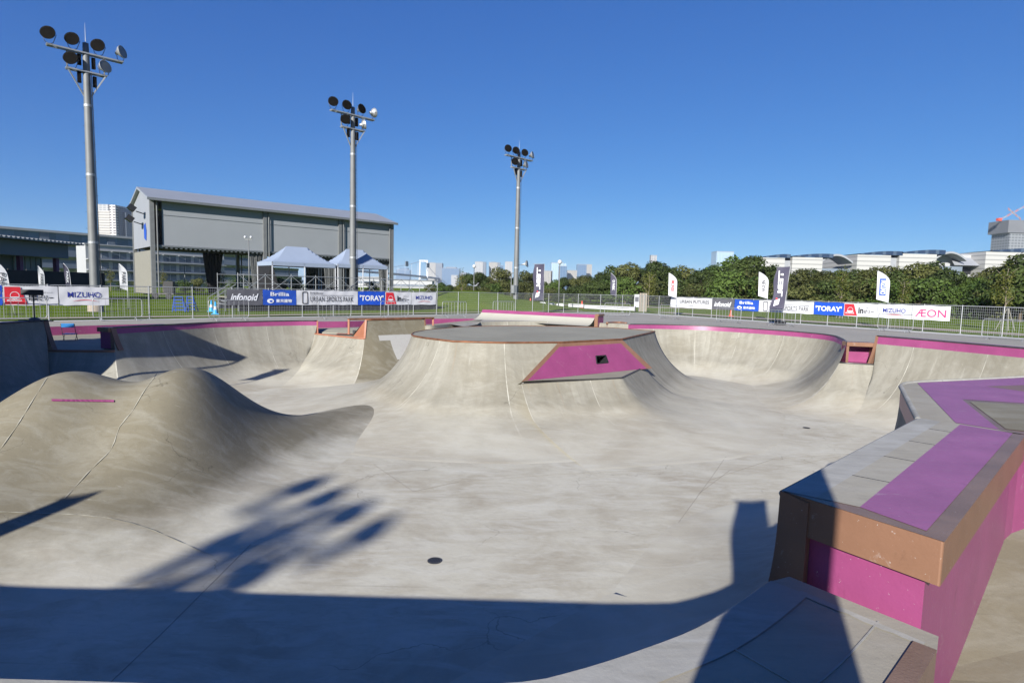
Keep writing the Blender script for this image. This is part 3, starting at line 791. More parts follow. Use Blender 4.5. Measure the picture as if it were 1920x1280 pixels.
lane = [p + V2(0, 0, -.004) for p in CP1[::-1]] + [V2(p.x - .05, p.y + .12, -.6 + .18 * (i + 1) / len(lwall)) for i, p in enumerate(lwall[::-1][1:-1])] + [p + V2(0, 0, -.004) for p in CP2[::-1]] + [V2(rampA.x, rampA.y + .1, -.36), P(812, 620, -.2), P(860, 614, -.05), P(872, 612.5, .1), P(895, 608, .02)] + bf[::-1]
sheet(lane).build('lane', M_DECK); tag(bpy.data.objects['lane'], kind='structure')

# --- small quarter pipe on the deck behind the island
qa, qb = PD(905, 584, 37.5), PD(1117, 593, 33.5)
qz = .62; qa.z = qz; qb.z = qz
qp = empty('quarter_pipe', (0, 0, 0), 0, 'low concrete quarter pipe with a magenta lip on the deck behind the island', 'quarter pipe')
path = densify([qb, qa], .4)
d_, n_ = dirs(path, 0)
mb = MB(); bb = MB(); cols = []
for p in path:
    l = []
    for k in range(12):
        a_ = .95 * (1 - k / 11); Rq = .6 / (1 - cos(.95)); z = Rq * (1 - cos(a_)) + .05
        off = Rq * sin(.95) - Rq * sin(a_)
        l.append(V2(p.x, p.y, 0) + n_ * off + V2(0, 0, z))
    cols.append(l)
for i in range(len(cols) - 1):
    for k in range(11):
        (bb if k < 2 else mb).add([cols[i][k], cols[i + 1][k], cols[i + 1][k + 1], cols[i][k + 1]], [(0, 1, 2, 3)])
mb.build('transition', M_WALL, qp, smooth=True); bb.build('painted_band', M_MAG, qp, smooth=True)
ang = math.atan2(d_.y, d_.x)
e_ = (path[0] + path[-1]) / 2 - n_ * .45
MB().box((e_.x, e_.y, .3), ((path[-1] - path[0]).length, .88, .62), ang).build('deck_body', M_DECK, qp)
e_ = path[0] - n_ * .32 - d_ * .12
MB().box((e_.x, e_.y, .28), (.16, .72, .56), ang).build('end_face', M_MAG, qp)
MB().box((e_.x, e_.y, .63), (.22, .84, .12), ang).build('end_cap', M_BRN, qp, bevel=.01)
e_ = path[0] + n_ * .12 - d_ * .1
MB().box((e_.x, e_.y, .3), (.2, .1, .64), ang).build('end_post', M_BRN, qp)
# curved orange kerb ledge right of it
ck = empty('curved_ledge', (0, 0, 0), 0, 'short curved orange ledge beside the low quarter pipe', 'ledge')
l = [P(1138, 611, .05), P(1150, 610, .05), P(1163, 610, .05), P(1175, 611.5, .05)]
l = catmull(l, .15)
MB().tube([p + V2(0, .1, .16) for p in l], .07, 6).build('orange_top', M_BRN, ck, smooth=True)
mb = MB()
for a_, b_ in zip(l[:-1], l[1:]): mb.poly([a_ + V2(0, .08, -.05), b_ + V2(0, .08, -.05), b_ + V2(0, .08, .15), a_ + V2(0, .08, .15)])
mb.build('painted_face', M_MAG, ck)

# --- handrail frame over the second notch
hr = empty('grind_rail', (0, 0, 0), 0, 'square orange steel rail crossing over the bank beside the second notch', 'rail')
h0 = PD(654, 627, 28.4); h1 = PD(654, 598.5, 28.4); h2 = PD(812, 596, 31.2); h3 = PD(812, 620, 31.2)
MB().bar(h0, h1, .09).build('post', M_ORG, hr); MB().bar(h3, h2, .09).build('post', M_ORG, hr)
MB().bar(h1 + V2(-.045, 0, 0), h2 + V2(.045, 0, 0), .09).build('rail', M_RUST, hr)
st = PD(664, 625, 28.6); MB().box(st + V2(0, 0, .0), (.12, .12, .32)).build('stub', M_INK, hr)

# drains
def drain(u, v, lab):
    c = P(u, v, ZF); r = empty('floor_drain', (c.x, c.y, ZF + .003), 0, lab, 'drain', 'round drains in the bowl floor')
    MB().lathe([(.115, 0), (.115, .006), (.095, .006), (.09, .003), (0, .003)], n=24).build('cover', M_DSTEEL, r)
    mb = MB()
    for i in range(-3, 4): 
        w = sqrt(max(0, .085 ** 2 - (i * .024) ** 2)); mb.box((i * .024, 0, .006), (.008, 2 * w, .003))
    mb.build('grate', M_INK, r)
drain(815, 1051, 'dark round drain in the sunlit floor just above the big foreground shadow')
drain(1512, 802, 'small dark round drain on the floor of the right bowl')
drain(553, 741, 'small round drain on the floor between the mound and the far left wall')
# expansion joints cut in the floor
jm = MB()
def joint(l, z=ZF + .003, w=.009):
    q = [P(u, v, z) for u, v in l]
    for a_, b_ in zip(q[:-1], q[1:]): jm.bar(a_, b_, w, .002)
joint([(205, 1280), (300, 1190), (470, 1020)]); joint([(1222, 1055), (1275, 975), (1330, 900), (1450, 860), (1600, 850)])
joint([(700, 870), (775, 921), (860, 903), (1038, 889), (1250, 880)]); joint([(1330, 900), (1400, 800), (1430, 760)])
joint([(1310, 925), (1370, 880), (1500, 870), (1620, 845)])
jm.build('floor_joint', plain('joint_line', (.24, .22, .185), .8)); tag(bpy.data.objects['floor_joint'], kind='structure')
#, NRM['bank'][-1], NRM['notch2'][0], bankpath[-1], notch2[0], NRM['lwall'][0], NRM['hid'][-1], hid[-1], bankpath[0])
# ================================================================ SURROUNDINGS
M_GRASS = plain('grass', (.085, .14, .02), .9, var=.35, scale=.6, bump=.5, bscale=12)
def grassmat():
    m, n, b = newmat('lawn_grass'); ob = n.nodes.new('ShaderNodeTexCoord').outputs['Object']
    c = mix(n, (.075, .115, .012), (.125, .17, .02), ramp(n, noisetex(n, ob, .25, 8, .65), .35, .65))
    c = mix(n, c, (.16, .15, .055), ramp(n, noisetex(n, ob, 1.3, 8, .7), .58, .75))
    c = mix(n, c, (.03, .06, .01), ramp(n, noisetex(n, ob, 14, 3, .7, sc=(1, 3, 1)), .5, .75))
    n.links.new(c, b.inputs['Base Color']); b.inputs['Roughness'].default_value = .95; b.inputs['Specular IOR Level'].default_value = .0
    return m
M_LAWN = grassmat()
M_PATH = plain('pinkish_path', (.30, .25, .20), .9, var=.15)
M_NAVY = plain('navy_ink', (.02, .03, .22), .5); M_RED = plain('red_ink', (.50, .02, .03), .5); M_PINK = plain('pink_ink', (.55, .03, .15), .5)
M_BLUE = plain('banner_blue', (.012, .06, .34), .55, var=.08, scale=1.5); M_BLUE2 = plain('banner_bright_blue', (.008, .06, .40), .55, var=.06)
M_GREY = plain('banner_grey', (.085, .085, .095), .55, var=.08, scale=1.5); M_TEXTW = plain('white_ink', (.62, .63, .65), .5)
M_DKFLAG = plain('dark_flag_cloth', (.045, .042, .07), .7, var=.1); M_SKIN = plain('skin', (.42, .25, .17), .6)
M_PALEBLUE = plain('pale_blue_canopy', (.24, .285, .36), .5, var=.06, scale=.8); M_TARP = plain('black_tarp', (.010, .010, .012), .8, var=.3)
M_CURT = plain('grey_curtain', (.075, .078, .078), .8, var=.5, scale=6)
M_ORC = plain('traffic_orange', (.65, .07, .03), .5); M_CYAN = plain('cone_blue', (.02, .30, .58), .5); M_CHAIR = plain('chair_blue', (.01, .14, .36), .45)
lawn_outer = [V2(-5000, -600, -.03), V2(5000, -600, -.03), V2(5000, 9000, -.03), V2(-5000, 9000, -.03)]
hole = [V2(FN[0].x, FN[0].y, 0), V2(FN[1].x, FN[1].y, 0), V2(FN[2].x, FN[2].y, 0), V2(FN[3].x, FN[3].y, 0), V2(36, -32, 0), V2(-36, -32, 0)]
sheet(lawn_outer, hole).build('lawn', M_LAWN); tag(bpy.data.objects['lawn'], kind='structure')
sheet([V2(-36, -32, -.02), V2(36, -32, -.02), V2(36, -7.5, -.02), V2(12, -7.5, -.02), V2(-3, -7.5, -.02), V2(-30, -13.5, .28), V2(-36, -13, 0)]).build('rear_pavement', M_PAVE); tag(bpy.data.objects['rear_pavement'], kind='structure')
def lane_strip(name, pts, w, mat, z=.004):
    path = [V2(p[0], p[1], z) for p in pts]; nr = normals(path, 1); mb = MB(); vs = []
    for p, nn in zip(path, nr): vs += [p - nn * w / 2, p + nn * w / 2]
    mb.add(vs, [(2 * i, 2 * i + 2, 2 * i + 3, 2 * i + 1) for i in range(len(path) - 1)]); o = mb.build(name, mat); tag(o, kind='structure')
fd1 = (FN[1] - FN[0]).normalized(); fn1 = V2(-fd1.y, fd1.x, 0); fd2 = (FN[3] - FN[2]).normalized(); fn2 = V2(-fd2.y, fd2.x, 0)
lane_strip('path', [FN[0] + fn1 * 2.6, FN[1] + fn1 * 2.2 + fd1 * 3], 1.1, M_PATH)
lane_strip('path', [FN[2] + fn2 * 4.5 - fd2 * 2, FN[3] + fn2 * 4.5], 2.6, M_PATH)
lane_strip('path', [(-10, 84), (25, 78), (60, 60), (85, 40)], 5, M_PATH, z=.003)
M_EDGE = plain('pale_edge_slab', (.40, .395, .37), .85)
lane_strip('edge_paving', [FN[0] - fn1 * .45, FN[1] - fn1 * .45], .9, M_EDGE, z=.012)
lane_strip('edge_paving', [FN[1] - fn1 * .5, FN[2] - fn2 * 1.05, FN[3] - fn2 * 1.05], 2.1, M_EDGE, z=.014)
# grassy rise behind the fence
mb = MB(); n_ = 36; vs = []
for j in range(n_ + 1):
    for i in range(n_ + 1):
        x = -24 + 40 * i / n_; y = 48 + 36 * j / n_
        d = (V2(x, y, 0) - V2(FN[0].x, FN[0].y, 0)).dot(fn1)
        z = 1.75 * math.exp(-((x + 4.5) / 7.5) ** 2 - ((y - 63) / 7) ** 2) * max(0, min(1, (d - 3.2) / 3.5)) - .04
        vs.append((x, y, z))
mb.add(vs, [(j * (n_ + 1) + i, j * (n_ + 1) + i + 1, (j + 1) * (n_ + 1) + i + 1, (j + 1) * (n_ + 1) + i) for j in range(n_) for i in range(n_)])
tag(mb.build('grass_rise', M_LAWN, smooth=True), kind='structure')

# ---------------------------------------------------------------- fence
def fence(a, b, label, n, skip0=False):
    L = (b - a).length; d = (b - a).normalized(); ang = math.atan2(d.y, d.x)
    root = empty('mesh_fence', a, ang, label, 'fence')
    H = 1.66; mb = MB(); k = int(L / .1)
    for i in range(k): mb.box((i * .1 + .05, 0, H / 2 + .05), (.0075, .006, H - .1))
    for j in range(11): mb.box((L / 2, .006, .1 + j * (H - .12) / 10), (L, .006, .009))
    mb.build('wire_mesh', M_STEEL, root)
    MB().bar((0, 0, H), (L, 0, H), .035).build('top_rail', M_STEEL, root)
    for i in range(n + 1):
        x = L * i / n
        if i == 0 and skip0: continue
        p = MB(); p.bar((x, -.03, -.02), (x, -.03, H + .04), .055, n=8); p.box((x, -.03, .01), (.18, .14, .03))
        p.build('post', M_STEEL, root, smooth=False)
    return root
fence(FN[0], FN[1], 'long galvanised mesh fence on the left side in front of the lawn and the tents', 29)
fence(FN[1], FN[2], 'short far stretch of mesh fence behind the magenta quarter pipe', 3, True)
fence(FN[2], FN[3], 'long galvanised mesh fence on the right side in front of the tree belt', 22, True)

def fence_at(u, seg, v=575):
    a, b = (FN[0], FN[1]) if seg == 0 else (FN[2], FN[3])
    d = ray(u, v); d.z = 0; e = b - a
    t = (a.x * d.y - a.y * d.x) / (e.y * d.x - e.x * d.y)
    return t * e.length       # distance along the fence from its first point

# ---------------------------------------------------------------- lettering
TXT = {}
def text_mesh(st, bold=0, shear=0, space=1.0):
    key = (st, bold, shear, space)
    if key not in TXT:
        c = bpy.data.curves.new('lettering', 'FONT'); c.body = st; c.offset = bold; c.shear = shear; c.space_character = space; c.resolution_u = 3
        o = bpy.data.objects.new('lettering', c); COL.objects.link(o)
        bpy.context.view_layer.update()
        me = bpy.data.meshes.new_from_object(o.evaluated_get(bpy.context.evaluated_depsgraph_get()))
        bpy.data.objects.remove(o); TXT[key] = me
    return TXT[key]
def text(st, x0, z0, w, h, mat, parent, y=-.022, bold=0, shear=0, space=1.0, rot=0, flip=False, name='lettering'):
    "lettering fitted to the box x0,z0,w,h of the parent's local xz plane; rot=90: reads downwards"
    me = text_mesh(st, bold, shear, space).copy()
    xs = [v.co.x for v in me.vertices]; ys = [v.co.y for v in me.vertices]
    if not xs: return
    ax, bx, ay, by = min(xs), max(xs), min(ys), max(ys)
    for v in me.vertices:
        a, b = (v.co.x - ax) / (bx - ax), (v.co.y - ay) / (by - ay)
        if flip: b = 1 - b
        if rot: v.co = (x0 + b * w, y, z0 + (1 - a) * h)
        else: v.co = (x0 + a * w, y, z0 + b * h)
    me.materials.clear(); me.materials.append(mat)
    o = bpy.data.objects.new(name, me); COL.objects.link(o); o.parent = parent; return o
def shape(pts, mat, parent, name, y=-.02, th=.003):
    mb = MB(); n = len(pts)
    mb.add([(x, y, z) for x, z in pts] + [(x, y + th, z) for x, z in pts], [tuple(range(n)), tuple(range(n, 2 * n))[::-1]] + [(i, n + i, n + (i + 1) % n, (i + 1) % n) for i in range(n)])
    return mb.build(name, mat, parent)
def ringshape(cx, cz, rx, rz, t, mat, parent, name, k=28, y=-.021, box=False):
    mb = MB(); vs = []
    for i in range(k):
        a = 2 * pi * i / k; c, s_ = cos(a), sin(a)
        if box:
            e = .28; c = math.copysign(abs(c) ** e, c); s_ = math.copysign(abs(s_) ** e, s_)
        vs += [(cx + rx * c, y, cz + rz * s_), (cx + (rx - t) * c, y, cz + (rz - t) * s_)]
    mb.add(vs, [(2 * i, 2 * ((i + 1) % k), 2 * ((i + 1) % k) + 1, 2 * i + 1) for i in range(k)])
    return mb.build(name, mat, parent)
ZB0, ZB1 = .72, 1.60
def banner(kind, u0_, u1_, seg, label, mat, fill):
    s0, s1 = fence_at(u0_, seg), fence_at(u1_, seg); w = s1 - s0
    a = FN[0] if seg == 0 else FN[2]; d = fd1 if seg == 0 else fd2
    o = a + d * s0 - (fn1 if seg == 0 else fn2) * .075
    root = empty('sponsor_banner', (o.x, o.y, 0), math.atan2(d.y, d.x), label, 'banner', 'sponsor banners on the fences')
    mb = MB(); nx, nz = max(6, int(w / .12)), 8; vs = []
    for j in range(nz + 1):
        for i in range(nx + 1):
            x = w * i / nx; z = ZB0 + (ZB1 - ZB0) * j / nz
            sag = .012 * sin(x * 5 + u0_) * (1 if j in (0, nz) else 0)
            vs.append((x + .004, .01 * sin(x * 3.1 + z * 4 + u0_) + .006 * sin(x * 9 - z * 7), z + sag))
    mb.add(vs, [(j * (nx + 1) + i, j * (nx + 1) + i + 1, (j + 1) * (nx + 1) + i + 1, (j + 1) * (nx + 1) + i) for j in range(nz) for i in range(nx)])
    mb.build('cloth', mat, root, smooth=True)
    H = ZB1 - ZB0
    if fill: fill(root, w, H)
    return root
def R_(x0, x1, z0, z1): return [(x0, z0), (x1, z0), (x1, z1), (x0, z1)]
def f_mizuho(r, w, H, s=1):
    text('MIZUHO', w * .17, ZB0 + H * .42, w * .66, H * .30, M_NAVY, r, bold=.004)
    pts = [(w * (.25 + .55 * t), ZB0 + H * (.20 + .10 * sin(pi * min(1, t * 1.05)) ** .8)) for t in [i / 12 for i in range(13)]]
    pts += [(x, z - H * .035 * sin(pi * i / 12)) for i, (x, z) in reversed(list(enumerate(pts)))][1:-1]
    shape(pts, M_RED, r, 'swoosh')
def f_jelly(r, w, H):
    shape([(w * .02, ZB0 + H * .06), (w * .42, ZB0 + H * .06), (w * .30, ZB0 + H * .94), (w * .02, ZB0 + H * .94)], M_RED, r, 'red_panel', y=-.02)
    ringshape(w * .20, ZB0 + H * .50, w * .085, H * .20, .02, M_TEXTW, r, 'emblem', y=-.024)
    shape([(w * .09, ZB0 + H * .34), (w * .31, ZB0 + H * .34), (w * .27, ZB0 + H * .44), (w * .13, ZB0 + H * .44)], M_TEXTW, r, 'emblem_base', y=-.025)
    text('MORINAGA', w * .06, ZB0 + H * .20, w * .27, H * .10, M_TEXTW, r, bold=.02, y=-.026)
    text('in', w * .45, ZB0 + H * .26, w * .15, H * .44, M_INK, r, bold=.03)
    text('ゼリー', w * .61, ZB0 + H * .26, w * .30, H * .28, M_INK, r, bold=.02)
    text('10秒チャージ', w * .68, ZB0 + H * .62, w * .22, H * .09, M_INK, r)
def f_noid(r, w, H): text('infonoid', w * .10, ZB0 + H * .28, w * .78, H * .46, M_TEXTW, r, bold=.025, shear=.35)
def f_brillia(r, w, H):
    text('Brillia', w * .22, ZB0 + H * .60, w * .56, H * .26, M_TEXTW, r, bold=.015)
    shape([(w * (.22 + .10 * cos(2 * pi * i / 20)), ZB0 + H * (.27 + .15 * sin(2 * pi * i / 20))) for i in range(20)], M_TEXTW, r, 'emblem')
    shape([(w * (.235 + .045 * cos(2 * pi * i / 14)), ZB0 + H * (.25 + .07 * sin(2 * pi * i / 14))) for i in range(14)], M_BLUE, r, 'emblem_eye', y=-.025)
    text('東京建物', w * .38, ZB0 + H * .16, w * .48, H * .24, M_TEXTW, r, bold=.02)
def f_park(r, w, H):
    ringshape(w * .13, ZB0 + H * .49, w * .045, H * .42, .045, M_INK, r, 'emblem_ring', box=True)
    text('livedoor', w * .21, ZB0 + H * .76, w * .21, H * .15, M_INK, r)
    text('URBAN SPORTS PARK', w * .21, ZB0 + H * .22, w * .71, H * .36, M_INK, r, space=1.1)
    shape(R_(w * .21, w * .92, ZB0 + H * .665, ZB0 + H * .685), M_INK, r, 'line')
    text('TOKYO JAPAN', w * .21, ZB0 + H * .08, w * .15, H * .07, M_INK, r)
def f_toray(r, w, H):
    text("'TORAY'", w * .06, ZB0 + H * .30, w * .88, H * .42, M_TEXTW, r, bold=.035)
def f_futures(r, w, H):
    text('URBAN FUTURES', w * .24, ZB0 + H * .46, w * .70, H * .32, M_INK, r, bold=.012)
    text('ZOZN', w * .43, ZB0 + H * .18, w * .14, H * .12, M_GREY, r)
def f_aeon(r, w, H): text('ÆON', w * .10, ZB0 + H * .22, w * .80, H * .52, M_PINK, r)
banner('a', -60, 5, 0, 'bright blue banner end at the left edge of the photo', M_BLUE2, f_toray)
banner('j', 7, 109, 0, 'white banner with a red slanted panel behind the black display, leftmost on the fence', M_WHITE, f_jelly)
banner('m', 110.5, 204, 0, 'white banner with navy letters and red swoosh beside the leftmost light tower', M_WHITE, f_mizuho)
banner('n', 424, 491.5, 0, 'dark grey banner with white slanted letters below the left end of the tents', M_GREY, f_noid)
banner('b', 492, 554.5, 0, 'blue banner with white letters and oval emblem below the left tent', M_BLUE, f_brillia)
banner('p', 555, 669.5, 0, 'long white banner with thin black letters in front of the second light tower', M_WHITE, f_park)
banner('t', 670, 720.5, 0, 'bright blue banner with bold white letters below the right tent', M_BLUE2, f_toray)
banner('j', 721, 769.5, 0, 'small white banner with a red panel, second from the right on the left fence', M_WHITE, f_jelly)
banner('m', 770, 816, 0, 'white banner with navy letters at the right end of the row on the left fence', M_WHITE, f_mizuho)
banner('f', 1258, 1335.5, 1, 'white banner with bold black letters, first on the right fence', M_WHITE, f_futures)
banner('n', 1336, 1377.5, 1, 'dark grey banner with white slanted letters on the right fence', M_GREY, f_noid)
banner('b', 1378, 1423.5, 1, 'blue banner with white letters and emblem on the right fence', M_BLUE, f_brillia)
banner('p', 1424, 1527, 1, 'long white banner partly hidden by the dark rectangular flag on the right fence', M_WHITE, f_park)
banner('t', 1527.5, 1583.5, 1, 'bright blue banner with bold white letters on the right fence', M_BLUE2, f_toray)
banner('j', 1584, 1646.5, 1, 'white banner with a red panel on the right fence', M_WHITE, f_jelly)
banner('m', 1647, 1711.5, 1, 'white banner with navy letters and red swoosh on the right fence', M_WHITE, f_mizuho)
banner('e', 1712, 1784, 1, 'white banner with thin pink letters at the right end of the row', M_WHITE, f_aeon)

# ---------------------------------------------------------------- crowd barriers
def barrier():
    r = empty('crowd_barrier', (0, 0, 0), 0, 'x', 'barrier', 'steel crowd barriers along the fences')
    W_, H_ = 2.0, 1.05; c = []
    for cx, cz, a0 in ((W_ / 2 - .12, H_ - .12, 0), (-W_ / 2 + .12, H_ - .12, 90), (-W_ / 2 + .12, .27, 180), (W_ / 2 - .12, .27, 270)):
        for k in range(5): a = radians(a0 + 90 * k / 4); c.append((cx + .12 * cos(a), 0, cz + .12 * sin(a)))
    MB().tube(c, .019, 6, closed=True).build('frame', M_STEEL, r, smooth=True)
    for i in range(1, 8): MB().bar((-W_ / 2 + W_ * i / 8, 0, .15), (-W_ / 2 + W_ * i / 8, 0, H_), .014, n=6).build('bar', M_STEEL, r)
    for s_ in (-1, 1):
        x = s_ * W_ * .36; MB().tube([(x, -.30, 0), (x, -.26, .04), (x, 0, .15), (x, .26, .04), (x, .30, 0)], .017, 6).build('foot', M_STEEL, r, smooth=True)
    return r
bars = [(36, 603, 0, 'crowd barrier behind the black display at the left edge'), (222, 601, 0, 'crowd barrier in front of the leftmost light tower'), (430, 601, 0, 'crowd barrier by the blue and white cones'),
        (628, 598, 0, 'crowd barrier in front of the second light tower'), (740, 597, 0, 'crowd barrier under the small red and white banner'), (852, 595.5, 0, 'crowd barrier in front of the grassy rise'), (944, 592, 0, 'crowd barrier by the third light tower'),
        (1157, 594, 2, 'crowd barrier on the far deck beside the wooden panel'), (1254, 598, 1, 'crowd barrier left of the white banner with bold black letters'), (1365, 606, 1, 'crowd barrier by the orange cone on the right deck'),
        (1464, 612, 1, 'crowd barrier at the foot of the dark rectangular flag'), (1677, 622, 1, 'crowd barrier below the blue and white feather flag'), (1885, 640, 1, 'crowd barrier nearest the right edge of the photo')]
b0 = None
for i, (u, v, sg, lab) in enumerate(bars):
    p = P(u, v, 0.0); ang = math.atan2(fd1.y, fd1.x) if sg == 0 else (math.atan2(fd2.y, fd2.x) if sg == 1 else 0.0)
    ang += random.uniform(-.08, .08); p.z = .014
    if b0 is None: b0 = barrier(); b0.location = p; b0.rotation_euler = (0, 0, ang); b0['label'] = lab
    else: dup(b0, p, ang, lab)

# ---------------------------------------------------------------- light towers
M_LENS = plain('lamp_glass', (.16, .17, .16), .2, var=.2, spec=.6); M_DLENS = plain('dark_lamp_glass', (.012, .012, .013), .3); M_LOUV = plain('lamp_louvre', (.010, .009, .008), .9, .0, var=.3, spec=.05)
def lamp(root, x, z, yaw, pitch, louv):
    R = Matrix.Rotation(yaw, 3, 'Z') @ Matrix.Rotation(radians(90) + pitch, 3, 'X')
    c = V2(x, -.12, z)
    h = MB().lathe([(.05, -.32), (.10, -.30), (.11, -.17), (.22, -.09), (.32, .01), (.36, .12), (.37, .14), (.345, .14)], c, 20, R=R)
    hd = h.build('floodlight', M_STEEL, root, smooth=True)
    g = MB().lathe([(.345, .13), (.0, .137)], c, 20, R=R); g.build('lens', M_DLENS if louv else M_LENS, hd)
    if louv:
        mb = MB()
        for i in range(-5, 6):
            w = sqrt(max(.005, .34 ** 2 - (i * .061) ** 2)); a, b = R @ V2(-w, i * .061, .15) + c, R @ V2(w, i * .061, .15) + c
            mb.bar(a, b, .038, .038)
        mb.lathe([(.373, .10), (.378, .165), (.34, .17)], c, 20, R=R)
        mb.build('louvre', M_LOUV, hd)
    yk = MB(); a = R @ V2(.36, 0, -.01) + c; b = R @ V2(-.36, 0, -.01) + c
    yk.tube([a, V2(a.x * .6 + x * .4, -.05, z - .42), V2(x, 0, z - .52), V2(b.x * .6 + x * .4, -.05, z - .42), b], .018, 6); yk.build('yoke', M_DSTEEL, hd, smooth=True)
def tower(loc, rz, label, yaws):
    r = empty('light_tower', loc, rz, label, 'light tower', 'floodlight towers around the skate bowl')
    MB().lathe([(.42, 0), (.42, .35), (.36, .55), (.27, .58)], n=20).build('concrete_foot', M_PATH, r, smooth=True)
    segs = [(.27, .05), (.255, 4.2), (.23, 8.2), (.20, 12.2), (.17, 15.0), (.15, 15.75)]
    MB().lathe(segs + [(0, 15.77)], n=18).build('pole', M_POLE, r, smooth=True)
    for z in (4.2, 8.2, 12.2):
        rr = .27 - z * .0063; MB().lathe([(rr, z - .1), (rr + .025, z - .08), (rr + .025, z + .05), (rr, z + .07)], n=18).build('collar', M_STEEL, r)
    MB().bar((0, 0, 15.75), (0, 0, 16.9), .035, n=6, r2=.004).build('lightning_rod', M_WHITE, r)
    ld = MB(); 
    for s_ in (-.09, .09): ld.bar((.30 + .0, s_ - .1, 1.2), (.21, s_ - .1, 14.2), .022)
    for i in range(36):
        z = 1.6 + i * .35; x = .30 - (z - 1.2) * .0069; ld.bar((x, -.19, z), (x, -.01, z), .015)
    ld.build('ladder', M_DSTEEL, r)
    cl = MB()
    for i in range(15):
        z = 1 + i; cl.bar((-.36 + z * .006, 0, z), (.40 - z * .006, 0, z), .016)
    cl.build('step_bolts', M_DSTEEL, r)
    for nm, z, hw in (('upper_arm', 15.15, 1.8), ('lower_arm', 14.1, .95)):
        mb = MB()
        for y in (-.17, .17): mb.bar((-hw, y, z), (hw, y, z), .08)
        for i in range(int(hw * 2 / .45) + 1): mb.bar((-hw + i * .45, -.17, z - .03), (-hw + i * .45, .17, z - .03), .05)
        mb.box((-hw + .1, 0, z + .02), (.3, .42, .05)); mb.box((hw - .1, 0, z + .02), (.3, .42, .05))
        mb.build(nm, M_STEEL, r)
    for s_ in (-1, 1):
        MB().bar((s_ * .9, -.15, 14.05), (s_ * .15, 0, 12.7), .07).build('brace', M_STEEL, r)
        MB().bar((s_ * .9, .15, 15.1), (s_ * .9, .15, 14.1), .06).build('strut', M_STEEL, r)
        MB().box((s_ * .36, .05, 14.7 if s_ > 0 else 13.75), (.18, .18, .62)).build('ballast_box', M_LOUV, r)
        MB().box((s_ * .36 + .03, .05, 13.65 if s_ > 0 else 14.75), (.18, .18, .6)).build('ballast_box', M_LOUV, r)
    for (x, z), (yw, lv) in zip([(-1.72, 15.72), (-.62, 15.72), (.62, 15.72), (1.72, 15.7), (-.72, 14.62), (.85, 14.6)], yaws):
        lamp(r, x, z, radians(yw), radians(-12), lv)
    return r
fa = math.atan2(fd1.y, fd1.x)
t1, t2, t3 = P(180, 597, 0), P(662, 589, 0), P(966, 583, 0)
# true distance follows the 17.3 m pole height in the photo
t1 = PD(180, 590, 35.8); t2 = PD(661.5, 586, 47.0); t3 = PD(966, 582, 60.5)
for t in (t1, t2, t3): t.z = -.02
TW = [tower(t1, fa, 'tallest looking floodlight tower at the left, behind the white banner with navy letters', [(-28, 1), (-28, 1), (-30, 1), (42, 0), (-30, 1), (25, 0)]),
      tower(t2, fa, 'middle floodlight tower standing in front of the pavilion and right tent', [(-22, 1), (-8, 1), (12, 1), (95, 0), (-22, 1), (70, 0)]),
      tower(t3, fa, 'farthest floodlight tower with a white horn speaker, near the centre of the photo', [(-22, 1), (-25, 1), (-20, 1), (25, 0), (-25, 1), (20, 0)])]
hs = MB(); hs.lathe([(.05, -.35), (.06, -.2), (.10, 0), (.22, .18), (.36, .28), (.37, .30), (.2, .1)], (1.1, -.1, 4.6), 16, R=Matrix.Rotation(radians(30), 3, 'Z') @ Matrix.Rotation(radians(80), 3, 'X'))
hs.bar((.2, 0, 4.5), (1.05, -.05, 4.55), .05); hs.build('horn_speaker', M_WHITE, TW[2], smooth=True)
MB().box((-.42, -.2, 2.0), (.45, .35, .8)).build('control_box', M_STEEL, TW[2])
# tower behind the photographer: its lamp heads throw the six blurred shadows on the bowl floor
sp0 = P(560, 984, ZF); kk = (14.8 - ZF) / SUN.z
tb = sp0 + SUN * kk
tower((tb.x, tb.y, -.02), radians(-48), 'floodlight tower behind the camera whose lamp heads shade the bowl floor', [(180, 1), (175, 1), (185, 1), (170, 1), (180, 1), (185, 1)]).scale = (.84, .84, .97)

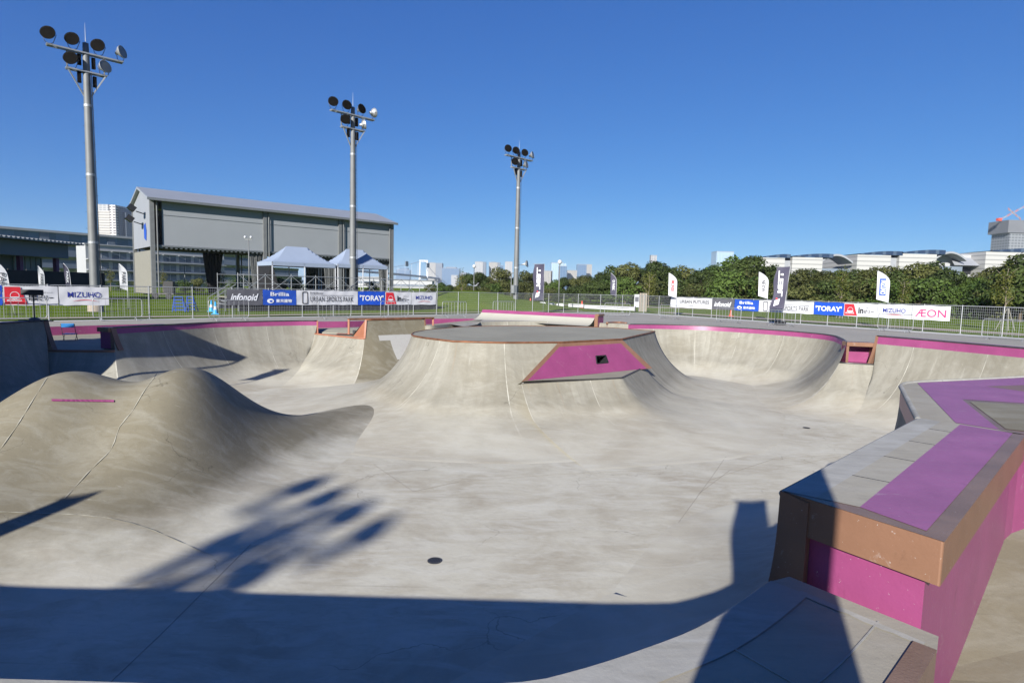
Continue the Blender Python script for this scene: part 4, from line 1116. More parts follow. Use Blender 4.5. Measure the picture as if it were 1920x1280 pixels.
# ---------------------------------------------------------------- flags
def feather(u, vtop, D, zb, label, mat, txt=None, tmat=None, h=2.4, w=.55, lean=0, rot=0, patch=None, flip=False):
    p = PD(u, 560, D); r = empty('feather_flag', (p.x, p.y, zb), math.atan2(-p.x, p.y) + rot, label, 'flag', 'feather flags around the park')
    zt = PD(u, vtop, D).z - zb; z0 = zt - h
    prof = []
    for i in range(13):     # outer curved edge
        t = i / 12; prof.append((-w * (t ** 2.6), z0 + .18 + (h - .18) * (1 - (1 - min(1, t * .98 + .02)) ** 1.25) if False else z0 + .18 + (h - .18) * t))
    mb = MB(); vs = []; K_ = 16
    for i in range(K_ + 1):
        t = i / K_; z = z0 + h * t
        xr = -w * max(0, (t - .62) / .38) ** 2.2 * .98
        xl = -w - .03 + .06 * (1 - t); zl = z
        if t < .1: zl = z + (.1 - t) * h * .9
        for j in range(5):
            s_ = j / 4; x = xr + (xl - xr) * s_; vs.append((x + lean * z, .03 * sin(t * 7 + s_ * 4) * s_, z + (zl - z) * s_))
    mb.add(vs, [(i * 5 + j, i * 5 + j + 1, (i + 1) * 5 + j + 1, (i + 1) * 5 + j) for i in range(K_) for j in range(4)])
    mb.build('cloth', mat, r, smooth=True)
    pole = [(lean * z, 0, z) for z in [0, z0, z0 + h * .6]] + [(-w * max(0, (t - .62) / .38) ** 2.2 * .98 + lean * (z0 + h * t), 0, z0 + h * t) for t in (.7, .78, .86, .93, 1)]
    MB().tube(pole, .016, 6).build('pole', M_WHITE, r, smooth=True)
    ft = MB(); ft.bar((-.4, 0, .02), (.4, 0, .02), .04); ft.bar((0, -.4, .02), (0, .4, .02), .04); ft.build('base', M_DSTEEL, r)
    if patch: shape([(-w * .78, z0 + h * .22), (-w * .25, z0 + h * .22), (-w * .30, z0 + h * .76), (-w * .80, z0 + h * .76)], patch, r, 'panel', y=-.035)
    if txt: text(txt, -w * .70 + lean * (z0 + h * .5), z0 + h * .26, w * .42, h * .44, tmat, r, y=-.045, rot=90, bold=.02, flip=flip)
    return r
feather(26, 487, 31, 0, 'white feather flag leaning at the far left behind the banner', M_WHITE, 'PARK', M_GREY, h=2.3, w=.5, lean=-.10)
feather(85, 499, 44, 0, 'small white feather flag left of the leftmost light tower', M_WHITE, 'PARK', M_GREY, h=1.9, w=.35)
feather(137, 494, 42, 0, 'dark maroon feather flag left of the leftmost light tower', M_DKFLAG, 'PARK', M_TEXTW, h=1.9, w=.3, lean=-.06)
feather(240, 495, 40, 0, 'white feather flag on the lawn left of the grey pavilion', M_WHITE, 'PARK', M_GREY, h=1.8, w=.45)
feather(1155, 512, 64, 0, 'dark feather flag in front of the tree belt right of centre', M_DKFLAG, 'O PARK', M_TEXTW, h=2.5, w=.65)
feather(1268, 512, 52.5, 0, 'white feather flag with red print above the right fence', M_WHITE, 'MONSE', M_RED, h=2.2, w=.72)
feather(1439, 510, 47, 0, 'white feather flag with thin grey letters beside the dark rectangular flag', M_WHITE, 'NEXW', M_GREY, h=2.1, w=.72)
feather(1666, 508, 39.5, 0, 'white feather flag with a blue panel above the right fence', M_WHITE, 'MIZUNO', M_TEXTW, h=2.1, w=.72, patch=M_BLUE)
def rectflag(x, y, zb, rz, label, w, z0, z1, mat=M_DKFLAG, wob=.03, txt='TEBL', lean=0):
    r = empty('rectangular_flag', (x, y, zb), rz, label, 'flag', 'rectangular flags around the bowl')
    mb = MB(); vs = []; K_ = 20
    for i in range(K_ + 1):
        t = i / K_; z = z0 + (z1 - z0) * t; ww = w * (.93 + .07 * cos(t * 9)) 
        for j in range(6): vs.append((-ww * j / 5 + lean * (z - z0), wob * sin(t * 9 + j * .8), z + .06 * (1 - j / 5) * t))
    mb.add(vs, [(i * 6 + j, i * 6 + j + 1, (i + 1) * 6 + j + 1, (i + 1) * 6 + j) for i in range(K_) for j in range(5)]); mb.build('cloth', mat, r, smooth=True)
    MB().tube([(lean * (z1 - z0) * 0, 0, 0), (0, 0, z0), (lean * (z1 - z0), 0, z1 + .07), (-w + lean * (z1 - z0), 0, z1 + .02)], .018, 6).build('pole', M_STEEL, r)
    b = MB(); b.bar((-.5, 0, .02), (.5, 0, .02), .04); b.bar((0, -.5, .02), (0, .5, .02), .04); b.build('base', M_DSTEEL, r)
    H = z1 - z0
    if txt:
        text(txt, -w * .66 + lean * H * .55, z0 + H * .30, w * .34, H * .62, M_TEXTW, r, y=-.05, rot=90, bold=.04, flip=True)
        shape([(-w * .75, z0 + H * .06), (-w * .40, z0 + H * .11), (-w * .33, z0 + H * .25), (-w * .68, z0 + H * .20)], M_TEXTW, r, 'emblem', y=-.05)
        ringshape(-w * .55, z0 + H * .245, w * .07, w * .07, w * .069, M_RED, r, 'emblem_dot', k=12, y=-.052)
    return r
p = PD(1019, 560, 52); rectflag(p.x, p.y, 0, 0, 'dark rectangular flag with white letters just right of the farthest light tower', 1.0, PD(1019, 563, 52).z, PD(1019, 496, 52).z, lean=-.0)
p = P(1462, 609, 0); Df = p.y; p = PD(1468, 609, Df); rectflag(p.x, p.y, 0, -.3, 'dark rectangular flag with white letters in front of the right fence banners', .92, PD(1460, 579, Df).z, PD(1460, 501, Df).z, lean=.08)
MB_ = MB().box((0, 0, .12), (.6, .45, .24)); wb = MB_.build('flag_weight', M_BLACK); wb.location = (p.x - .2, p.y, .012); tag(wb, 'dark weight bag on the foot of the rectangular flag on the right deck', 'weight')
# shade-casting flags just outside the left edge and behind the camera
rectflag(-.41, -.95, ZN, radians(20), 'rectangular flag standing behind the camera, throwing the tall shadow on the block', .0 + .001, 1.0, 1.1, txt=None) if False else None
rf = rectflag(.26, -.75, ZN, 0, 'rectangular flag behind the camera whose shadow falls on the foreground block', .68, .95, 3.42, txt=None)
p_ = P(548, 706, ZF) + SUN * (5.5 / SUN.z)
rectflag(p_.x + .2, p_.y, .3, .5, 'dark flag outside the left edge whose shadow crosses the far bowl floor', -.0 + .6, 2.0, 3.05, txt=None)
q_ = onhill(148, 925) ; p_ = q_ + SUN * ((2.6 - q_.z) / SUN.z)
rectflag(p_.x + .25, p_.y, .3, .5, 'dark flag outside the lower left edge whose shadow falls on the mound', .6, .9, 2.3, txt=None)

# ---------------------------------------------------------------- tents and stage
def canopy(a, b, depth, ze, zp, label, name='pop_up_tent', legs=True, zb=0, side=False):
    d = (b - a); L = d.length; d.normalize(); ang = math.atan2(d.y, d.x)
    r = empty(name, (a.x, a.y, zb), ang, label, 'tent')
    ze -= zb; zp -= zb; W_ = depth; mb = MB(); vs = []; nx, ny = 24, 14
    rl = L * .34
    for j in range(ny + 1):
        for i in range(nx + 1):
            x, y = L * i / nx, W_ * j / ny
            dx = min(x, L - x) / ((L - rl) / 2); dy = min(y, W_ - y) / (W_ / 2); t = max(0, min(1, dx, dy))
            vs.append((x, y, ze + (zp - ze) * (t ** 1.25)))
    mb.add(vs, [(j * (nx + 1) + i, j * (nx + 1) + i + 1, (j + 1) * (nx + 1) + i + 1, (j + 1) * (nx + 1) + i) for j in range(ny) for i in range(nx)])
    mb.build('canopy', M_PALEBLUE, r, smooth=False)
    v = MB(); c = [(0, 0), (L, 0), (L, W_), (0, W_)]
    for k in range(4):
        (x0, y0), (x1, y1) = c[k], c[(k + 1) % 4]; v.poly([(x0, y0, ze + .01), (x1, y1, ze + .01), (x1, y1, ze - .28), (x0, y0, ze - .28)])
    v.build('valance', M_PALEBLUE, r)
    for x, y in c + [(L / 2, 0), (L / 2, W_)]: MB().bar((x + .03 * (1 if x < L / 2 else -1), y + .03 * (1 if y == 0 else -1), 0), (x + .03 * (1 if x < L / 2 else -1), y + .03 * (1 if y == 0 else -1), ze - .02), .06).build('leg', M_WHITE, r)
    tr = MB()
    for k in range(6):
        x0, x1 = L * k / 6, L * (k + 1) / 6
        tr.bar((x0, .05, ze - .05), (x1, .05, ze - .35), .03); tr.bar((x0, .05, ze - .35), (x1, .05, ze - .05), .03)
    tr.build('truss', M_DSTEEL, r)
    if side == 2: MB().poly([(0, .12, .1), (L * .90, .12, .1), (L * .90, .12, ze), (0, .12, ze)]).build('side_wall', M_TARP, r)  # tarp side added on the unseen tent to widen its shadow
    if side is True: MB().poly([(.05, .1, ze - .2), (.05, W_, ze - .2), (.05, W_, 0), (.9, .5, 0)]).build('side_wall', M_TARP, r)
    return r
SZ = .95   # stage deck height
ta, tb_, tc = PD(510, 498, 42.6), PD(632, 501, 46.0), PD(733, 503, 49.0)
ta.z = tb_.z = tc.z = 0
e1 = (tb_ - ta).normalized()
canopy(ta, tb_ - e1 * .1, 3.0, 3.55, 4.8, 'left pale blue pop-up tent on the stage in front of the pavilion', zb=SZ, side=True)
canopy(tb_ + e1 * .05, tb_ + e1 * 4.5, 3.0, 3.62, 4.9, 'right pale blue pop-up tent on the stage behind the middle light tower', zb=SZ)
canopy(V2(-23.2, 9.5, 0), V2(-15.4, 17.1, 0), 2.3, 2.95, 4.8, 'unseen pop-up tent outside the left edge, shaped to shade the left bowl wall', side=2)  # unseen tent, sized and placed to cast the left wall shadow
sa = ta - e1 * 2.6; sb_ = tb_ + e1 * 9.0; en = V2(-e1.y, e1.x, 0)
sa = sa - en * .8; sb_ = sb_ - en * .8
st = empty('stage_platform', (sa.x, sa.y, 0), math.atan2(e1.y, e1.x), 'long scaffold stage with black skirt and steel railings behind the left banners', 'stage')
SL = (sb_ - sa).length; SD = 4.6
MB().box((SL / 2, SD / 2, SZ - .04), (SL, SD, .08)).build('deck', M_DECK, st)
MB().box((SL / 2, .03, SZ / 2 - .05), (SL - .1, .03, SZ - .1)).build('skirt', M_TARP, st)
MB().box((SL / 2, SD - .03, SZ / 2 - .05), (SL - .1, .03, SZ - .1)).build('skirt', M_TARP, st)
rl_ = MB()
for yy in (.05, SD - .05):
    for z in (SZ + .5, SZ + 1.0, SZ + 1.6): rl_.bar((0, yy, z), (SL, yy, z), .035)
rl_.build('rail', M_STEEL, st)
for yy in (.05, SD - .05):
    k = int(SL / 1.83)
    for i in range(k + 1): MB().bar((SL * i / k, yy, 0), (SL * i / k, yy, SZ + 1.7), .05, n=6).build('upright', M_STEEL, st)
br = MB(); 
for i in range(k):
    x0, x1 = SL * i / k, SL * (i + 1) / k; br.bar((x0, .02, SZ + .1), (x1, .02, SZ + 1.6), .03); br.bar((x0, .02, SZ + 1.6), (x1, .02, SZ + .1), .03)
br.build('cross_brace', M_STEEL, st)
sp_t = MB()
for i in range(5): sp_t.box((-.15 - i * .28, 1.2, SZ - .1 - i * .18), (.28, 1.4, .05))
for y in (.5, 1.9): sp_t.bar((0, y, SZ + .9), (-1.4, y, .9), .04); sp_t.bar((-1.4, y, .9), (-1.4, y, 0), .04); sp_t.bar((-.7, y, SZ + .5), (-.7, y, 0), .04)
sp_t.build('steps', M_STEEL, st)
# boxes and chairs glimpsed on the stage
for i, (x, y, w, h, m_) in enumerate([(5.8, 2, .7, .5, M_BLACK), (7.8, 2.4, .9, .75, M_INK), (9.4, 2.2, .5, .9, M_BLACK), (12.6, 2.5, .9, .45, M_INK), (14.4, 2.2, .6, .6, M_BLACK)]):
    q = sa + e1 * x + en * y; o = empty('equipment_case', (q.x, q.y, SZ), fa, ['low black case under the left tent', 'wide black case in the middle of the left tent', 'tall black case between the two tents', 'low black case under the right tent', 'small black case at the right end of the right tent'][i], 'case', 'cases standing on the stage')
    MB().box((0, 0, h / 2 + .06), (w, .5, h - .06)).build('body', m_, o, bevel=.02)
    MB().box((0, 0, h + .02), (w + .02, .52, .06)).build('lid', M_DSTEEL, o); 

# ---------------------------------------------------------------- pavilion
M_MEMB = plain('grey_membrane', (.225, .238, .25), .55, var=.05, scale=.25); M_ROOF = plain('pale_roof', (.27, .285, .30), .45, .2, var=.06, scale=.3)
M_FRAME = plain('pavilion_steel', (.17, .18, .185), .5, .4, var=.1); M_GABLE = plain('pale_gable_membrane', (.235, .245, .265), .55, var=.05, scale=.3); M_BEIGE = plain('beige_wall', (.20, .19, .16), .7, var=.1)
pa_, pb_ = PD(289, 550, 80), PD(734, 540, 104); pa_.z = pb_.z = 0
pd_x = (pb_ - pa_).normalized(); PL = (pb_ - pa_).length; PW = 13.5
pv = empty('pavilion', (pa_.x, pa_.y, 0), math.atan2(pd_x.y, pd_x.x), 'large grey membrane pavilion open at the bottom behind the tents', 'pavilion')
z1, z0, zr = 12.75, 6.55, 14.7
MB().box((PL / 2 + .6, .12, (z0 + z1) / 2), (PL - 1.2, .12, z1 - z0)).build('front_panel', M_MEMB, pv)
MB().box((PL / 2 + .6, PW - .12, (z0 + z1) / 2), (PL - 1.2, .12, z1 - z0)).build('rear_panel', M_MEMB, pv)
for x in (-.15, PL + .15):
    g_ = MB(); g_.poly([(x, 0, z0), (x, PW, z0), (x, PW, z1), (x, PW / 2, zr), (x, 0, z1)]); g_.build('gable', M_GABLE, pv)
rf_ = MB()
for y0_, y1_ in ((-.9, PW / 2), (PW / 2, PW + .9)):
    za, zb_ = (z1 - .1, zr + .12) if y0_ < 0 else (zr + .12, z1 - .1)
    rf_.add([(-.6, y0_, za), (PL + .6, y0_, za), (PL + .6, y1_, zb_), (-.6, y1_, zb_), (-.6, y0_, za + .3), (PL + .6, y0_, za + .3), (PL + .6, y1_, zb_ + .3), (-.6, y1_, zb_ + .3)], [(0, 1, 2, 3), (4, 5, 6, 7), (0, 1, 5, 4), (1, 2, 6, 5), (2, 3, 7, 6), (3, 0, 4, 7)])
rf_.build('roof', M_ROOF, pv)
MB().box((PL / 2, -.95, z1 + .02), (PL + 1.3, .22, .34)).build('gutter', M_FRAME, pv)
MB().box((PL / 2, PW / 2, z0 + .15), (PL - .3, PW - .4, .12)).build('ceiling', M_TARP, pv)
fr_ = MB(); vs = [(.3, 0, z0 + .05)]; ftop = []
for i in range(61):
    x = .3 + i * (PL - .6) / 60; dx = (PL - .6) / 120
    vs += [(x, 0, z0 - .2), (x + dx, 0, z0 - .2), (x + dx, 0, z0 - .05), (x + 2 * dx, 0, z0 - .05)]
vs.append((PL, 0, z0 + .05)); fr_.poly(vs); fr_.build('lower_fringe', M_FRAME, pv)
MB().box((PL / 2, .0, z0 + .12), (PL, .2, .22)).build('lower_beam', M_FRAME, pv)
MB().box((PL / 2, .03, z1 - 1.9), (PL - 1, .05, .05)).build('panel_seam', M_FRAME, pv)
xs_c = [0, PL * .405, PL * .735, PL]
for x in xs_c:
    for y in (0, PW):
        c_ = MB(); c_.box((x, y, z1 / 2), (.5, .5, z1)); c_.bar((x + (.55 if x < PL else -.5), y - .25, 0), (x + (.55 if x < PL else -.5), y - .25, z1), .2, n=8); c_.build('column', M_POLE, pv)
cr_ = random.Random(3)
def bundle(x, y, w, z_top, z_bot, mat, nm='curtain'):
    mb = MB(); k = 9
    for i in range(k):
        t = (i + .5) / k - .5; mb.bar((x + t * w, y + cr_.uniform(-.12, .12), z_top), (x + t * w * .45 + cr_.uniform(-.1, .1), y + cr_.uniform(-.2, .2), z_bot), w / k * 1.25, .3, n=6)
    mb.build(nm, mat, pv)
bundle(PL * .285, PW * .85, 3.0, z0, .2, M_TARP); bundle(PL * .375, .6, 2.0, z0, .8, M_CURT)
bundle(PL * .70, .8, 2.4, z0, .3, M_CURT); bundle(PL * .97, .8, 2.2, z0, .3, M_CURT)
cu3 = MB(); vs = []; k = 90
for i in range(k + 1):
    x = PL * .72 + (PL * .24) * i / k
    for z in (.3, z0): vs.append((x, PW - .8 + .22 * sin(i * 1.35), z))
cu3.add(vs, [(2 * i, 2 * i + 2, 2 * i + 3, 2 * i + 1) for i in range(k)]); cu3.build('rear_curtain', M_CURT, pv)
MB().box((-.1, PW * .5, z0 / 2 - .2), (.15, PW - .8, z0 - .6)).build('end_wall', M_BEIGE, pv)
for y, z in ((3.4, 11.0), (5.2, 9.7)):
    fl_ = MB(); fl_.bar((-.1, y, z), (-1.3, y, z + .35), .12); fl_.box((-1.8, y - .1, z + .75), (.9, 1.1, .7), Matrix.Rotation(.6, 3, 'Y')); fl_.build('wall_floodlight', M_BLACK, pv)
em = MB(); em.poly([(-.19, 3.2, 7.4), (-.19, 4.7, 7.8), (-.19, 4.9, 9.6), (-.19, 3.6, 9.9), (-.19, 2.9, 8.8)]); em.build('blue_emblem', M_BLUE, pv)

# ---------------------------------------------------------------- buildings
def facade(name, wall, glass, w, h, fx=.6, fy=.45, rough=.6):
    m, n, b = newmat(name); ob = n.nodes.new('ShaderNodeTexCoord').outputs['Object']
    sp = n.nodes.new('ShaderNodeSeparateXYZ'); n.links.new(ob, sp.inputs[0])
    def mt(op, a, bb):
        x = n.nodes.new('ShaderNodeMath'); x.operation = op
        for i, v in enumerate((a, bb)):
            if v is None: continue
            if isinstance(v, (int, float)): x.inputs[i].default_value = v
            else: n.links.new(v, x.inputs[i])
        return x.outputs[0]
    u = mt('ADD', sp.outputs[0], sp.outputs[1])
    a = mt('LESS_THAN', mt('FRACT', mt('DIVIDE', u, w), None), fx); c = mt('LESS_THAN', mt('FRACT', mt('DIVIDE', sp.outputs[2], h), None), fy)
    f = mt('MULTIPLY', a, c)
    n.links.new(mix(n, wall, glass, f), b.inputs['Base Color']); b.inputs['Roughness'].default_value = rough
    return m
FAC = {
 'white': facade('white_facade', (.30, .30, .30), (.12, .13, .15), 6, 3.3, .7, .45),
 'beige': facade('beige_facade', (.26, .245, .22), (.13, .135, .14), 5, 3.2, .6, .5),
 'glass': facade('glass_facade', (.13, .19, .27), (.06, .11, .19), 7, 4, .85, .8, .25),
 'dark': facade('dark_facade', (.12, .145, .18), (.06, .08, .11), 5, 3.3, .6, .5),
 'pale': facade('pale_glass_facade', (.30, .38, .45), (.24, .33, .42), 8, 4, .85, .8, .3),
}
def block(root, u0_, u1_, vt, D, depth, mat, nm='tower', zb=0, rz=0):
    a, b = PD(u0_, vt, D), PD(u1_, vt, D); w = (b - a).length; h = PD((u0_ + u1_) / 2, vt, D).z
    c = (a + b) / 2
    mb = MB(); mb.box((0, depth / 2, (h + zb) / 2), (w, depth, h - zb)); o = mb.build(nm, mat, root); o.location = (c.x - root.location.x, c.y - root.location.y, 0); o.rotation_euler = (0, 0, rz)
    return o, c, w, h
def far_building(u0_, u1_, vt, D, mat, label, depth=30, side=None, roof=True, shaft=None, rz=0):
    c = PD((u0_ + u1_) / 2, vt, D); r = empty('high_rise', (c.x, c.y, 0), 0, label, 'high-rise')
    o, c_, w, h = block(r, u0_, u1_, vt, D, depth, FAC[mat], rz=rz)
    if side:
        us, ms, vs_ = side; block(r, us[0], us[1], vs_, D + 2, depth, FAC[ms], 'side_wing')
    if roof:
        mb = MB().box((0, depth / 2, h + w * .03), (w * .6, depth * .6, w * .1)); mb.build('roof_plant', FAC['dark'], r)
    mb = MB().box((0, depth / 2, h + .4), (w + 1, depth + 1, 1.2)); mb.build('parapet', M_GABLE, r)
    return r
far_building(801, 817, 493, 3300, 'beige', 'pale slab tower just right of the white bridge pylon', 60, side=((817, 829), 'dark', 493))
far_building(829, 861, 503, 3100, 'glass', 'wide blue-grey glass block right of the bridge', 80)
far_building(846, 858, 516, 2900, 'white', 'small white building low in front of the blue-grey glass block', 40, roof=False)
far_building(862, 874, 511, 3300, 'dark', 'low distant block above the left end of the tree belt', 50, roof=False)
far_building(890.5, 906, 491, 2300, 'white', 'white high-rise behind the thin lamp post', 45, side=((906, 911), 'dark', 491))
far_building(917, 933, 492, 2350, 'beige', 'beige high-rise, middle of the three left of the farthest light tower', 45, side=((933, 938), 'dark', 492))
far_building(939, 944, 498, 2600, 'glass', 'slim bluish tower between two pale high-rises', 30, roof=False)
far_building(947, 961, 491, 2300, 'white', 'pale high-rise right beside the farthest light tower', 45)
far_building(742, 768, 506, 3900, 'glass', 'hazy bluish block behind the bridge cables on the left', 60, side=((750, 764), 'glass', 502))
far_building(1020, 1036, 508, 1900, 'beige', 'low pale blocks just right of the dark rectangular flag', 40, roof=False)
far_building(1034, 1057, 493, 1900, 'pale', 'greenish glass tower behind the globe lamp post', 40, side=((1057, 1062), 'pale', 494), roof=False)
far_building(1049, 1063, 499, 1700, 'glass', 'blue glass tower right of the globe lamp post', 35, roof=False)
far_building(1064, 1082, 507, 2000, 'beige', 'low beige block right of the blue glass tower', 40, roof=False)
far_building(1083, 1100, 496, 2100, 'glass', 'blue-grey tower above the trees right of the globe lamp', 40, roof=False)
far_building(1100, 1110, 496, 2200, 'beige', 'narrow beige tower beside a blue-grey tower above the trees', 40, roof=False)
far_building(1221, 1232, 479, 1500, 'white', 'lone slim white tower above the tree belt', 16, roof=False)
far_building(1344, 1376, 472, 1500, 'pale', 'pale blue glass building behind the trees right of centre', 40, roof=False)
# white high-rise at left
c = PD(208, 390, 900); hr_ = empty('high_rise', (c.x, c.y, 0), 0, 'white banded high-rise apartment tower beside the leftmost light tower', 'high-rise')
W1 = facade('banded_facade', (.36, .345, .32), (.16, .15, .14), 40, 3.9, 1.1, .35)
block(hr_, 183, 205, 395, 900, 30, W1, 'main_wing'); block(hr_, 183, 203, 383, 903, 24, FAC['white'], 'penthouse')
block(hr_, 205, 216, 384, 898, 26, facade('balcony_facade', (.48, .46, .43), (.05, .04, .06), 6, 3.9, .7, .5), 'balcony_stack')
block(hr_, 214, 224, 389, 904, 34, FAC['dark'], 'dark_wing'); block(hr_, 222, 235.5, 398, 912, 34, FAC['dark'], 'low_wing')
# long stepped building with planted terraces
M_TEAL = facade('teal_glazing', (.05, .12, .16), (.08, .16, .22), 9, 30, .5, 1.1, .3); M_HEDGE = plain('planting', (.035, .065, .015), .9, var=.5, scale=.5, bump=.6, bscale=2)
M_TERR = plain('terrace_wall', (.14, .17, .21), .6, var=.1, scale=.2); M_PALEW = plain('pale_wall', (.33, .335, .34), .6, var=.06, scale=.3)
la, lb = PD(-120, 500, 200), PD(560, 500, 330); la.z = lb.z = 0; ld_ = (lb - la).normalized(); LL = (lb - la).length
lbg = empty('terraced_building', (la.x, la.y, 0), math.atan2(ld_.y, ld_.x), 'long stepped building with green planted terraces behind the pavilion and clubhouse', 'building')
for i, (zt, y0_, hgt, m_, nm) in enumerate([(20.6, 6, .9, M_PALEW, 'roof_slab'), (19.7, 7, 3.7, M_TEAL, 'upper_glazing'), (16.2, 3, 1.6, M_HEDGE, 'upper_planting'), (14.6, 3.5, 4.4, M_TERR, 'upper_wall'), (10.4, 0, 1.2, M_HEDGE, 'middle_planting'),
                                        (9.2, 0.5, 3.4, M_TERR, 'middle_wall'), (5.8, -2.5, 1.3, M_HEDGE, 'lower_planting'), (4.5, -2, 4.5, M_PALEW, 'lower_wall')]):
    xe = LL * (.83 if i < 4 else 1)
    MB().box((xe / 2, y0_ + 7, zt - hgt / 2), (xe, 14, hgt)).build(nm, m_, lbg)
for i in range(12): MB().box((10 + i * 24, 6.9, 17.9), (3, .6, 3.5)).build('pier', M_TERR, lbg)
# white apartment block
aa, ab = PD(160, 463, 150), PD(420, 480, 182); aa.z = ab.z = 0; ad = (ab - aa).normalized(); AL = (ab - aa).length
ap = empty('apartment_block', (aa.x, aa.y, 0), math.atan2(ad.y, ad.x), 'white four-storey apartment block seen under and beside the pavilion', 'building')
MB().box((AL / 2, 2.5, 5.3), (AL, 5, 10.6)).build('wall', M_PALEW, ap)
MB().box((AL / 2, 2.5, 10.75), (AL + .6, 5.6, .3)).build('roof', M_PALEW, ap)
for k, z in enumerate((7.2, 4.5, 1.9)):
    MB().box((AL / 2, -.6, z - .25), (AL, 1.2, .22)).build('balcony_slab', M_PALEW, ap)
    for i in range(8):
        x = 3.5 + i * (AL - 6) / 7.2
        w_ = MB().box((x, -.04, z + 1.0), (3.4, .1, 1.7)).build('window', FAC['dark'], ap); MB().box((x, -.10, z + 1.0), (.08, .06, 1.7)).build('mullion', M_WHITE, w_)
        MB().box((x, -.35, z + 2.0), (3.9, .8, .08)).build('awning', M_PALEW, ap)
# clubhouse
ca, cb = PD(-90, 470, 46), PD(128, 470, 57.5); ca.z = cb.z = 0; cd = (cb - ca).normalized(); CL = (cb - ca).length
ch = empty('clubhouse', (ca.x, ca.y, 0), math.atan2(cd.y, cd.x), 'clubhouse with shade-darkened blue-grey walls, corrugated roof edge and purple columns at the left', 'building')
M_CLUB = plain('shaded_blue_panel', (.085, .12, .17), .6, var=.05, scale=.4); M_PURC = plain('purple_column', (.06, .01, .09), .5)  # clubhouse walls: their shade is put into the dark blue-grey
MB().box((CL / 2, 1.5, 4.55), (CL, 3, 1.35)).build('upper_wall', M_CLUB, ch)
MB().box((CL / 2 - 1.2, 3.6, 2.0), (CL - 2.4, 3, 4.0)).build('lower_wall', M_CLUB, ch)
rr_ = MB(); vs = []; k = 160
for i in range(k + 1):
    x = -.5 + (CL + 1.3) * i / k; z = 5.35 + .09 * sin(i * 1.1)
    vs += [(x, -1.0, z), (x, 6, z + .5), (x, -1.0, 5.2), (x, 6, 5.2)]
rr_.add(vs, [q for i in range(k) for q in ((4 * i, 4 * i + 4, 4 * i + 5, 4 * i + 1), (4 * i + 2, 4 * i + 6, 4 * i + 7, 4 * i + 3), (4 * i, 4 * i + 2, 4 * i + 6, 4 * i + 4))])
rr_.build('corrugated_roof', M_FRAME, ch)
MB().box((CL / 2 + .2, 2.4, 5.22), (CL + .8, 6.2, .1)).build('soffit', M_TARP, ch)
for x in (CL * .62, CL * .97): MB().box((x, 1.0, 2.0), (.35, .35, 4)).build('column', M_PURC, ch)
wn_ = MB().box((CL * .79, 2.05, 2.9), (CL * .26, .12, 1.9)).build('window', M_TEAL, ch)
for i in range(6): MB().box((CL * (.66 + i * .052), 1.96, 2.9), (.07, .08, 1.9)).build('mullion', M_TERR, wn_)
MB().box((CL * .79, 1.955, 2.7), (CL * .26, .07, .07)).build('transom', M_TERR, wn_)
fa_, fb_ = PD(-60, 508, 41), PD(196, 520, 53); fa_.z = fb_.z = 0; fdd = (fb_ - fa_).normalized()
tf = empty('screen_fence', (fa_.x, fa_.y, 0), math.atan2(fdd.y, fdd.x), 'low fence covered in dark blue-black screening cloth at the left', 'fence')
TL = (fb_ - fa_).length
MB().box((TL / 2, 0, 1.25), (TL, .06, 2.5)).build('screen', plain('navy_screen', (.010, .013, .022), .8, var=.3), tf)
for i in range(9): MB().bar((TL * i / 8, .08, 0), (TL * i / 8, .08, 2.6), .06).build('post', M_DSTEEL, tf)

# event hall on the right
M_RIB = facade('ribbed_cladding', (.36, .355, .34), (.20, .20, .195), 500, 2.1, 1.1, .22); M_SOLAR = facade('solar_roof', (.055, .08, .12), (.02, .035, .07), 5, 50, .7, 1.1, .3)
DH = 280
hall = None
def hall_part(r, u0_, u1_, vt, D, mat=M_RIB, roofv=None):
    a, b = PD(u0_, vt, D), PD(u1_, vt, D); h = (a.z + b.z) / 2; w = b.x - a.x; cx = (a.x + b.x) / 2
    MB().box((cx, D + 18, h / 2), (w, 36, h)).build('hall_wall', mat, r)
    if roofv:
        for (ra, rb_, rise) in roofv:
            x0_, x1_ = PD(ra, vt, D).x, PD(rb_, vt, D).x; vs = []; k = 10; rw_ = x1_ - x0_
            for i in range(k + 1):
                t = i / k; 
                for y in (0, 36): vs.append((x0_ + rw_ * t, D - .3 + y, h + .2 + rise * (sin(pi * (.05 + .55 * t)))))
            for i in range(k + 1):
                t = i / k
                for y in (0, 36): vs.append((x0_ + rw_ * t, D - .3 + y, h + .1))
            m2 = 2 * (k + 1)
            MB().add(vs, [(2 * i, 2 * i + 2, 2 * i + 3, 2 * i + 1) for i in range(k)] + [(2 * i, m2 + 2 * i, m2 + 2 * i + 2, 2 * i + 2) for i in range(k)]).build('solar_roof', M_SOLAR, r)
    return h
